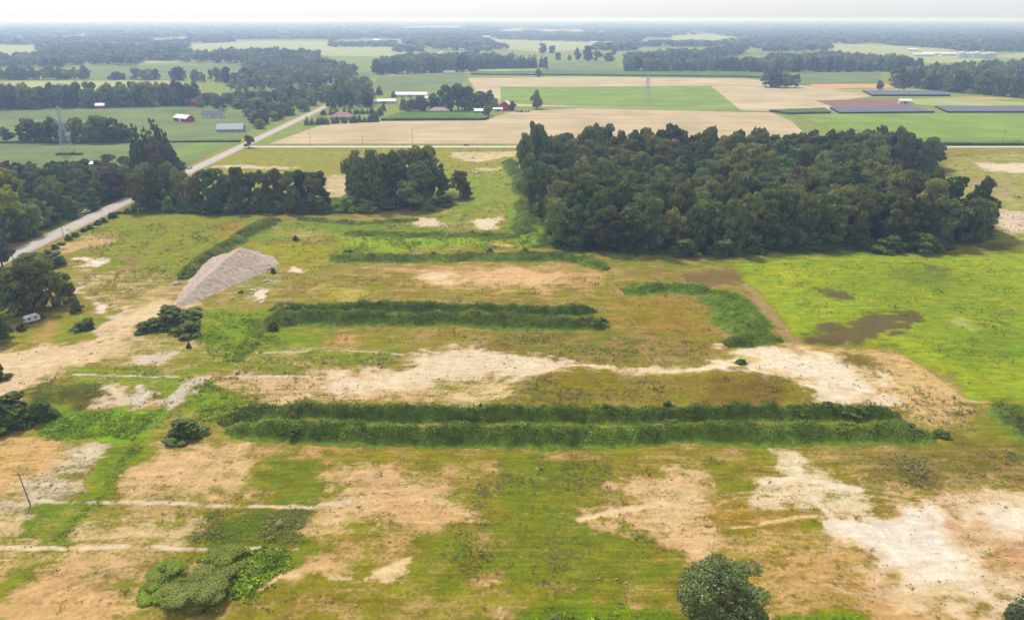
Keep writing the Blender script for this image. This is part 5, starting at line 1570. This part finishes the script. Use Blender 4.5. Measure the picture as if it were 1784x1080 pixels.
# countryside towards the horizon: scattered woods between open fields
def horizon_woods():
    rg = np.random.default_rng(77)
    blocks = []
    for d0, d1, n, wx, wy, sp in [(2500, 4500, 60, (150, 900), (30, 200), 34), (4500, 9000, 130, (300, 1800), (60, 400), 70), (9000, 22000, 220, (800, 4500), (150, 900), 190)]:
        pts = []
        for _ in range(n):
            d = rg.uniform(d0, d1)
            cx = rg.uniform(-.78, .78) * d
            w_, h_ = rg.uniform(*wx), rg.uniform(*wy)
            k = int(min(400, w_ * h_ / sp ** 2 + w_ / sp))
            pts.append(np.stack([cx + rg.uniform(-.5, .5, k) * w_, d + rg.uniform(-.5, .5, k) * h_], 1))
        blocks.append((np.vstack(pts), sp))
    keepout = [PP(q) for q in ([(-300, 80), (72, 80), (68, 99), (-300, 101)], [(330, 78), (450, 72), (700, 76), (740, 92), (690, 100), (560, 98), (440, 90), (330, 94)], [(690, 47), (805, 46), (810, 53), (700, 53)],
               [(840, 68), (1100, 74), (1090, 84), (940, 92), (860, 84)], [(1440, 76), (1550, 80), (1640, 84), (1710, 98), (1720, 108), (1620, 112), (1540, 100), (1440, 88)], [(1170, 63), (1240, 61), (1300, 68), (1250, 72), (1170, 70)], [(870, 53), (1020, 53), (1010, 58), (870, 58)])]
    for (p, sp), lab in zip(blocks, ("scattered far woods two to four kilometres off", "hazy far woods below the horizon", "faint blue woods at the horizon")):
        for q in keepout:
            p = p[sdist(q, p[:, 0], p[:, 1]) > 5]
        tree_mass("far_woods", p, 22 if sp < 100 else 26, sp * 1.25, M["far_leaf"], lab, 46, .2)


horizon_woods()

# ------------------------------------------------------------------ buildings
M["w_white"] = mat("white_wall", (0.62, 0.61, 0.58), .8, .2, var=.06, scale=.6)
M["w_red"] = mat("red_board_wall", (0.42, 0.035, 0.04), .8, .15, var=.12, scale=.8)
M["w_brick"] = mat("tan_brick_wall", (0.42, 0.30, 0.22), .9, .1, var=.12, scale=.8)
M["w_grey"] = mat("grey_wall", (0.35, 0.34, 0.34), .9, .1, var=.1, scale=.6)
M["r_white"] = mat("white_metal_roof", (0.66, 0.66, 0.67), .5, .4, var=.04, scale=.3)
M["r_grey"] = mat("grey_metal_roof", (0.38, 0.39, 0.45), .6, .3, var=.06, scale=.5)
M["r_dark"] = mat("dark_shingle_roof", (0.16, 0.15, 0.16), .9, .1, var=.15, scale=.8)
M["r_pink"] = mat("pinkish_shingle_roof", (0.36, 0.22, 0.22), .9, .1, var=.12, scale=.8)
M["r_tan"] = mat("tan_shingle_roof", (0.40, 0.30, 0.25), .9, .1, var=.12, scale=.8)
M["r_red"] = mat("red_metal_roof", (0.45, 0.06, 0.05), .6, .3, var=.1, scale=.6)
M["pane"] = mat("window_glass", (0.04, 0.05, 0.06), .1, .5)
M["trim"] = mat("white_trim", (0.65, 0.65, 0.63), .7)
M["door"] = mat("door_paint", (0.2, 0.12, 0.08), .6)
M["metal"] = mat("galvanised_steel", (0.55, 0.57, 0.60), .45, .5, var=.06, scale=.6, metal=.3)


def building(name, px, py, w, d, h, rh, rot, wall, roof, label, cat="building", hip=False, door='door', nwin=3, chimney=False):
    g = P(px, py)
    root = empty(name, (g[0], g[1], 0), rot, label=label, cat=cat)
    W, D = w / 2, d / 2
    mb = MB()
    if hip:
        mb.box(-W, W, -D, D, -.2, h)
    else:   # gable walls along x
        mb.poly([(-W, -D, -.2), (W, -D, -.2), (W, D, -.2), (-W, D, -.2), (-W, -D, h), (W, -D, h), (W, D, h), (-W, D, h), (-W, 0, h + rh), (W, 0, h + rh)],
                [(3, 2, 1, 0), (0, 1, 5, 4), (2, 3, 7, 6), (1, 2, 6, 9, 5), (3, 0, 4, 8, 7), (4, 5, 9, 8), (6, 7, 8, 9)])
    add("wall", mb.mesh("wall", M[wall]), root)
    e = .35 + w * .01
    rb = MB()
    t = .18
    if hip:
        i = min(D * .95, W * .8)
        lo = [(-W - e, -D - e, h), (W + e, -D - e, h), (W + e, D + e, h), (-W - e, D + e, h)]
        rb.poly(lo + [(-W + i, 0, h + rh), (W - i, 0, h + rh)] + [(a, b, c - t) for a, b, c in lo],
                [(0, 1, 5, 4), (1, 2, 5), (2, 3, 4, 5), (3, 0, 4), (9, 8, 7, 6), (0, 6, 7, 1), (1, 7, 8, 2), (2, 8, 9, 3), (3, 9, 6, 0)])
    else:
        sl = rh / D
        ze = h - e * sl
        a = [(-W - e, -D - e, ze + .06), (W + e, -D - e, ze + .06), (W + e, 0, h + rh + .06), (-W - e, 0, h + rh + .06), (W + e, D + e, ze + .06), (-W - e, D + e, ze + .06)]
        b = [(x, y, z + t) for x, y, z in a]
        rb.poly(a + b, [(6, 7, 8, 9), (9, 8, 10, 11), (0, 3, 2, 1), (3, 5, 4, 2), (0, 1, 7, 6), (4, 5, 11, 10), (1, 2, 8, 7), (2, 4, 10, 8), (3, 0, 6, 9), (5, 3, 9, 11)])
    ro = add("roof", rb.mesh("roof", M[roof]), root)
    if chimney:
        cb = MB()
        cb.box(W * .4, W * .4 + .8, .3, 1.1, h + rh * .4, h + rh + 1.0)
        add("chimney", cb.mesh("chimney", M["w_brick"]), ro)
    # openings on the side towards the camera
    db = MB()
    dw = 3.2 if cat in ("barn", "shed") else 1.1
    dh = min(h * .85, 3.2 if cat in ("barn", "shed") else 2.1)
    db.box(-dw / 2, dw / 2, -D - .08, -D + .02, 0, dh)
    add("door", db.mesh("door", M[door]), root)
    for i in range(nwin):
        xx = -W + (i + .5) * w / nwin
        if abs(xx) < dw / 2 + .9:
            xx += 1.6 if xx >= 0 else -1.6
        if abs(xx) > W - .7:
            continue
        fb = MB()
        fb.box(xx - .65, xx + .65, -D - .06, -D + .02, h * .35, h * .35 + 1.4)
        wo = add("window", fb.mesh("window", M["trim"]), root)
        pb = MB()
        pb.box(xx - .52, xx + .52, -D - .09, -D - .055, h * .35 + .12, h * .35 + 1.28)
        add("pane", pb.mesh("pane", M["pane"]), wo)
    return root


building("storage_shed", 167, 292, 9, 6.5, 3.0, 1.2, 0, "w_grey", "r_white", "small shed with a bright white roof among the left trees", "shed", nwin=2)
building("red_barn", 321, 211, 21, 10, 3.4, 3.0, -.55, "w_red", "r_white", "red barn with a long white roof in the left field", "barn", door='trim', nwin=4)
building("farm_shed", 176, 189, 10, 8, 3.5, 2.4, .3, "w_red", "r_white", "tiny red shed with white roof below the left tree line", "shed", nwin=2)
building("farm_shed", 340, 184, 10, 8, 5, 3.0, 1.2, "w_red", "r_grey", "small red shed at the right end of the left tree line", "shed", nwin=2)
building("grey_house", 403, 229, 24, 11, 2.8, 4.2, .06, "w_grey", "r_grey", "house with a broad lilac-grey metal roof left of the junction", "house", nwin=4)
building("farmhouse", 372, 205, 22, 10, 4.0, 3.2, .1, "w_white", "r_dark", "pale house half hidden by dark trees left of the road", "house", nwin=5, chimney=True)
building("hip_roof_house", 596, 208, 22, 14, 3.0, 4.6, .0, "w_brick", "r_pink", "brick house with a pinkish hipped roof ringed by young spruces", "house", hip=True, nwin=5, chimney=True)
building("greenhouse", 670, 180, 28, 18, 3.2, 1.8, .1, "w_white", "r_white", "white-roofed long shed left of the farmstead trees", "shed", nwin=4)
building("greenhouse", 716, 168, 44, 30, 3.4, 2.0, .04, "w_white", "r_white", "largest white-roofed hall behind the farmstead", "shed", nwin=6)
building("farm_shed", 750, 176, 16, 10, 4, 2.2, .4, "w_white", "r_white", "white-roofed shed tucked in the farmstead trees", "shed", nwin=2)
building("tan_house", 766, 197, 22, 11, 3.0, 3.4, .0, "w_brick", "r_tan", "house with a tan roof before the farmstead trees", "house", nwin=4, chimney=True, hip=True)
building("red_shop", 838, 200, 14, 9, 4.4, 2.0, .0, "w_red", "r_white", "red-walled building with a flat-looking white roof at the farmstead", "shed", door='trim', nwin=3)
building("red_barn", 881, 192, 9, 11, 6.5, 4.0, 1.25, "w_red", "r_white", "tall red barn at the farmstead's right end", "barn", door='trim', nwin=2)
building("farm_shed", 867, 194, 11, 6, 2.6, 1.4, .15, "w_white", "r_white", "low white shed leaning against the tall red barn", "shed", nwin=2)
building("farmhouse", 783, 130, 20, 12, 3.6, 3.4, .2, "w_white", "r_tan", "pale house at the wood's edge above the far green field", "house", nwin=4)
building("field_hut", 1576, 181, 14, 8, 3.6, 2.2, -.3, "w_white", "r_white", "small white building beside the brown soil", "shed", nwin=2)
for px, py, w_, d_, l_ in [(1606, 99, 60, 18, "low white farm hall at the left of the far white farm"), (1628, 97, 80, 22, "largest white hall of the far white farm"), (1650, 98, 44, 18, "white hall of the far farm next to the grain bins"), (1588, 90, 34, 16, "small white hall behind the far white farm")]:
    building("farm_hall", px, py, w_, d_, 6, 3, .05, "w_white", "r_white", l_, "barn", nwin=5, door='trim')
for i, (px, py, r_, h_) in enumerate([(1674, 102, 9, 14), (1683, 102, 8, 12), (1691, 101, 8, 12), (1700, 102, 9, 14), (1713, 102, 8, 11), (1722, 102, 8, 13), (1729, 102, 8, 12)]):
    g = P(px, py)
    root = empty("grain_bin", (g[0], g[1], 0), 0, label=["silvery grain bin in the left pack beside the far white farm", "silvery grain bin in the right pack beside the far white farm"][px > 1705], cat="grain bin", group=["left pack of bins", "right pack of bins"][px > 1705])
    mb = MB()
    mb.bar((0, 0, -.2), (0, 0, h_), r_, n=24)
    add("bin_wall", mb.mesh("bin_wall", M["metal"]), root)
    mb = MB()
    mb.bar((0, 0, h_ + .01), (0, 0, h_ + r_ * .5), r_ * 1.03, .6, 24)
    add("bin_roof", mb.mesh("bin_roof", M["metal"]), root)
# far houses among the trees
for i, (px, py, w_, wl_, rf) in enumerate([(775, 89, 20, "w_white", "r_dark"), (790, 88, 24, "w_white", "r_white"), (805, 89, 20, "w_white", "r_tan"), (820, 88, 26, "w_white", "r_grey"), (657, 72, 30, "w_white", "r_white"), (848, 66, 44, "w_white", "r_white"), (1035, 76, 26, "w_white", "r_white"),
                                           (1060, 76, 30, "w_white", "r_tan"), (185, 66, 60, "w_white", "r_white"), (222, 64, 50, "w_white", "r_white"), (150, 62, 50, "w_white", "r_white"), (1168, 64, 40, "w_white", "r_grey"), (18, 66, 50, "w_white", "r_white"), (385, 52, 70, "w_white", "r_white"), (1455, 60, 60, "w_white", "r_white"), (545, 120, 14, "w_white", "r_white")]):
    building("far_house", px, py, w_, w_ * .5, 5, 3.5, rng.uniform(-.4, .4), wl_, rf, "pale %s-roofed far building, %s" % ({"r_dark": "dark", "r_white": "white", "r_tan": "tan", "r_grey": "grey"}[rf],
             ["leftmost of the hamlet over the road", "second of the hamlet over the road", "third of the hamlet over the road", "rightmost of the hamlet over the road", "alone in the wood above the long pale field", "in the pale field under the centre horizon",
              "by the distant wood right of centre", "next to another by the distant wood right of centre", "left of centre of the far left woods", "right-hand one in the far left woods", "left-hand one in the far left woods", "beside the pale clearing right of centre", "nearest the left edge under the horizon", "highest up, left of centre", "in the blue woods left of the white farm", "peeping from the roadside woods"][i]), "house", nwin=2)

# ------------------------------------------------------------------ shade canopies over crops
M["cloth"] = mat("dark_shade_cloth", (0.12, 0.125, 0.15), .85, .1, var=.16, scale=.08)
M["cloth_d"] = mat("black_side_curtain", (0.02, 0.02, 0.028), .9, .1)
M["wood_post"] = mat("grey_wood_post", (0.22, 0.18, 0.14), .9, .1, var=.2, scale=3)


def canopy(poly, label, h=2.2):
    w = PP(poly)
    c = w.mean(0)
    root = empty("shade_canopy", (c[0], c[1], 0), 0, label=label, cat="shade canopy")
    w = w - c
    q = [(a, b, h) for a, b in w]
    n = len(q)
    add("cloth_roof", mesh_py("cloth_roof", q + [(a, b, h - .06) for a, b in w], [tuple(range(n)), tuple(range(2 * n - 1, n - 1, -1))] + [(i, n + i, n + (i + 1) % n, (i + 1) % n) for i in range(n)], [M["cloth"]]), root)
    for i in range(n):
        a, b = w[i] * .998, w[(i + 1) % n] * .998
        d = (b - a) / np.hypot(*(b - a))
        nn = np.array([-d[1], d[0]]) * .04
        z0, z1 = .0, h - .1
        pts = [(*(a - nn), z0), (*(b - nn), z0), (*(b + nn), z0), (*(a + nn), z0), (*(a - nn), z1), (*(b - nn), z1), (*(b + nn), z1), (*(a + nn), z1)]
        add("side_curtain", mesh_py("side_curtain", pts, [(3, 2, 1, 0), (4, 5, 6, 7), (0, 1, 5, 4), (1, 2, 6, 5), (2, 3, 7, 6), (3, 0, 4, 7)], [M["cloth_d"]]), root)
    L = np.hypot(*(w[1] - w[0]))
    k = int(L / 12)
    for i in range(k + 1):
        p = w[0] + (w[1] - w[0]) * i / k
        p = p * 1.004
        mb = MB()
        mb.bar((p[0], p[1], 0), (p[0], p[1], h + .15), .12)
        add("post", mb.mesh("post", M["wood_post"]), root)


canopy([(1518, 168), (1655, 168), (1640, 161), (1502, 160)], "farthest long dark shade canopy, beside the right-hand woods")
canopy([(1462, 198.5), (1628, 197), (1580, 187), (1445, 189)], "dark shade canopy in front of the brown soil", 1.8)
canopy([(1650, 197), (1900, 197), (1900, 188), (1628, 187)], "dark shade canopy cut by the right edge", 1.8)

# ------------------------------------------------------------------ pylons and poles
M["pylon"] = mat("weathered_steel", (0.42, 0.44, 0.46), .6, .3)


def pylon(px, base, top, label):
    g = P(px, base)
    H = top_height(px, base, top)
    root = empty("power_pylon", (g[0], g[1], 0), .25, label=label, cat="pylon")
    B, T, wz = H * .12, H * .035, .62
    def leg_at(s, t, f):
        r = B + (T - B) * min(1, f / wz) if f < wz else T * (1 - .5 * (f - wz) / (1 - wz))
        return (s * r, t * r, f * H)
    for s, t in ((-1, -1), (1, -1), (1, 1), (-1, 1)):
        mb = MB()
        mb.bar(leg_at(s, t, 0), leg_at(s, t, wz), .16, n=4)
        mb.bar(leg_at(s, t, wz), leg_at(s, t, 1), .13, n=4)
        add("leg", mb.mesh("leg", M["pylon"]), root)
    mb = MB()
    lv = [0, .16, .3, .42, .53, .62, .70, .78, .86, .94, 1]
    cn = [(-1, -1), (1, -1), (1, 1), (-1, 1)]
    for f0, f1 in zip(lv[:-1], lv[1:]):
        for i in range(4):
            a, b = cn[i], cn[(i + 1) % 4]
            mb.bar(leg_at(*a, f0), leg_at(*b, f1), .09, n=4)
            mb.bar(leg_at(*b, f0), leg_at(*a, f1), .09, n=4)
            mb.bar(leg_at(*a, f1), leg_at(*b, f1), .08, n=4)
    add("lattice", mb.mesh("lattice", M["pylon"]), root)
    for f, L in ((.66, .15), (.80, .18), (.94, .12)):
        mb = MB()
        for t in (-1, 1):
            mb.bar((-L * H, 0, f * H + .6), (0, t * T, f * H + 1.2), .09, n=4)
            mb.bar((L * H, 0, f * H + .6), (0, t * T, f * H + 1.2), .09, n=4)
            mb.bar((-L * H, 0, f * H + .6), (0, t * T, f * H), .09, n=4)
            mb.bar((L * H, 0, f * H + .6), (0, t * T, f * H), .09, n=4)
        a_ = add("crossarm", mb.mesh("crossarm", M["pylon"]), root)
        for s in (-1, 1):
            mb = MB()
            mb.bar((s * L * H, 0, f * H + .6), (s * L * H, 0, f * H - 1.4), .12, .12, 6)
            add("insulator", mb.mesh("insulator", M["w_grey"]), a_)
    return root


pylon(118, 268, 186, "lattice power pylon standing in the left bean field")
pylon(1126, 181, 124, "lattice power pylon in the far green crop")
row_px("pylon_shrub", 'bush', 98, 142, 270, 270, 2.2, 9, 5, "low scrub round the foot of the near pylon", "scrub round the near pylon", cat="shrub")


def pole(px, base, top, label, lean=(0, 0), z_extra=0):
    g = G(px, base)
    h = top_height(px, base, top)
    root = empty("utility_pole", g, 0, label=label, cat="utility pole")
    mb = MB()
    mb.bar((0, 0, -.5), (lean[0] * h, lean[1] * h, h), .16, .10, 8)
    add("post", mb.mesh("post", M["wood_post"]), root)
    mb = MB()
    tx, ty = lean[0] * h * .93, lean[1] * h * .93
    mb.box(tx - 1.2, tx + 1.2, ty - .22, ty - .10, h * .92, h * .92 + .16)
    ar = add("crossarm", mb.mesh("crossarm", M["wood_post"]), root)
    for s in (-1.05, -.35, .35, 1.05):
        mb = MB()
        mb.bar((tx + s, ty - .16, h * .92 + .15), (tx + s, ty - .16, h * .92 + .42), .06, .05, 6)
        add("insulator", mb.mesh("insulator", M["w_grey"]), ar)


pole(54, 882, 825, "weathered utility pole leaning left on the tan ground", (-.11, .04))
pole(110, 408, 372, "roadside pole at the wood's near corner")
pole(178, 368, 342, "roadside pole farther up by the road bend")
pole(24, 456, 424, "roadside pole nearest the left edge")
pole(541, 254, 231, "pole on the cross road, left of the tall clump")
pole(719, 253, 224, "pole on the cross road behind the tall clump")
pole(632, 254, 238, "short pole on the cross road between two taller ones")
pole(1745, 254, 226, "pole on the cross road right of the woodlot")

# ------------------------------------------------------------------ vehicles
M["tyre"] = mat("tyre_rubber", (0.02, 0.02, 0.02), .9)


def car(px, py, rot, colr, label, z=.1, L=4.5, Wd=1.8, suv=.2):
    g = P(px, py)
    root = empty("parked_car" if "parked" in label else "car", (g[0], g[1], z), rot, label=label, cat="car")
    pm = mat("car_paint", colr, .3, .5)
    prof = [(-L / 2, .35), (-L / 2, .85), (-L * .42, .95), (-L * .22, 1.0), (L * .22 + suv, 1.0), (L * .47, .92), (L / 2, .8), (L / 2, .35)]
    v = [(x, -Wd / 2, zz) for x, zz in prof] + [(x, Wd / 2, zz) for x, zz in prof]
    n = len(prof)
    add("body", mesh_py("body", v, [tuple(range(n)), tuple(range(2 * n - 1, n - 1, -1))] + [(i, n + i, n + (i + 1) % n, (i + 1) % n) for i in range(n)], [pm]), root)
    b, t = Wd / 2 - .08, Wd / 2 - .25
    q = [(-L * .40, -b, .98), (L * .20, -b, .98), (L * .20, b, .98), (-L * .40, b, .98), (-L * .30, -t, 1.50), (L * .05, -t, 1.50), (L * .05, t, 1.50), (-L * .30, t, 1.50)]
    fc = [(4, 5, 6, 7), (0, 1, 5, 4), (1, 2, 6, 5), (2, 3, 7, 6), (3, 0, 4, 7)]
    add("windows", mesh_py("windows", q, fc, [M["pane"]]), root)
    mb = MB()
    mb.box(-L * .31, L * .06, -t - .02, t + .02, 1.49, 1.54)
    add("car_roof", mb.mesh("car_roof", pm), root)
    for sx in (-L * .31, L * .31):
        for sy in (-1, 1):
            mb = MB()
            mb.bar((sx, sy * (Wd / 2 - .2), .33), (sx, sy * (Wd / 2 + .02), .33), .33, .33, 14)
            add("wheel", mb.mesh("wheel", M["tyre"]), root)
    for sy in (-.6, .6):
        mb = MB()
        mb.box(L / 2 - .02, L / 2 + .03, sy - .2, sy + .2, .62, .78)
        add("headlight", mb.mesh("headlight", M["trim"]), root)
    return root


car(813, 254.5, 0, (0.45, 0.02, 0.02), "red car driving on the pale cross road")
car(331, 294, 1.57, (0.45, 0.46, 0.48), "light grey car on the straight road by the tall conifers")
car(151, 371, 1.2, (0.7, 0.7, 0.7), "white car parked at a drive by the straight road", .12)


def trailer():
    g = G(57, 562)
    root = empty("camper_trailer", (g.x, g.y, g.z), .95, label="small white camper trailer standing at the dark trees' edge", cat="trailer")
    L, Wd = 4.6, 2.1
    prof = [(-L / 2, .55), (-L / 2, 2.1), (-L * .40, 2.55), (L * .42, 2.6), (L / 2, 2.2), (L / 2 + .15, 1.2), (L / 2 - .1, .55)]
    v = [(x, -Wd / 2, z) for x, z in prof] + [(x, Wd / 2, z) for x, z in prof]
    n = len(prof)
    add("body", mesh_py("body", v, [tuple(range(n)), tuple(range(2 * n - 1, n - 1, -1))] + [(i, n + i, n + (i + 1) % n, (i + 1) % n) for i in range(n)], [M["w_white"]]), root)
    mb = MB()
    mb.box(-L / 2 - .03, -L / 2 + .03, -.75, .75, 1.35, 1.95)
    add("rear_window", mb.mesh("rear_window", M["pane"]), root)
    for x in (-1.2, .9):
        mb = MB()
        mb.box(x - .5, x + .5, -Wd / 2 - .03, -Wd / 2 + .02, 1.4, 2.0)
        add("side_window", mb.mesh("side_window", M["pane"]), root)
    mb = MB()
    mb.box(-.35, .3, -Wd / 2 - .035, -Wd / 2 + .02, .65, 2.2)
    add("door", mb.mesh("door", M["trim"]), root)
    for s in (-1, 1):
        mb = MB()
        mb.bar((-.2, s * (Wd / 2 - .25), .35), (-.2, s * (Wd / 2 - .02), .35), .35, .35, 14)
        add("wheel", mb.mesh("wheel", M["tyre"]), root)
    mb = MB()
    mb.bar((L / 2, -.5, .55), (L / 2 + 1.5, 0, .5), .06)
    mb.bar((L / 2, .5, .55), (L / 2 + 1.5, 0, .5), .06)
    mb.bar((L / 2 + 1.3, 0, 0), (L / 2 + 1.3, 0, .6), .05)
    add("hitch", mb.mesh("hitch", M["pylon"]), root)


trailer()
g = G(109, 536)
root = empty("notice_board", (g.x, g.y, g.z), -.5, label="small white board on posts against the dark trees", cat="sign board")
mb = MB()
mb.box(-.8, .8, -.04, .04, 1.0, 3.3)
add("panel", mb.mesh("panel", M["w_white"]), root)
for s in (-.6, .6):
    mb = MB()
    mb.bar((s, .08, -.2), (s, .08, 2.9), .06)
    add("post", mb.mesh("post", M["wood_post"]), root)

# ------------------------------------------------------------------ haze
mb = MB()
mb.box(-46000, 46000, -400, 61000, -4, CAM_H + 2.0)
hm = bpy.data.materials.new("haze_air")
hm.use_nodes = True
nt = hm.node_tree
nt.nodes.remove(nt.nodes["Principled BSDF"])
pv = nt.nodes.new("ShaderNodeVolumePrincipled")
pv.inputs["Color"].default_value = (0.40, 0.55, 1.0, 1)
pv.inputs["Absorption Color"].default_value = (1, 1, 1, 1)   # air that scatters and does not absorb
pv.inputs["Density"].default_value = 0.00022
pv.inputs["Anisotropy"].default_value = 0.35
nt.links.new(pv.outputs[0], nt.nodes["Material Output"].inputs["Volume"])
add("haze", mb.mesh("haze", hm), kind="stuff", label="thin pale summer haze over the whole countryside")
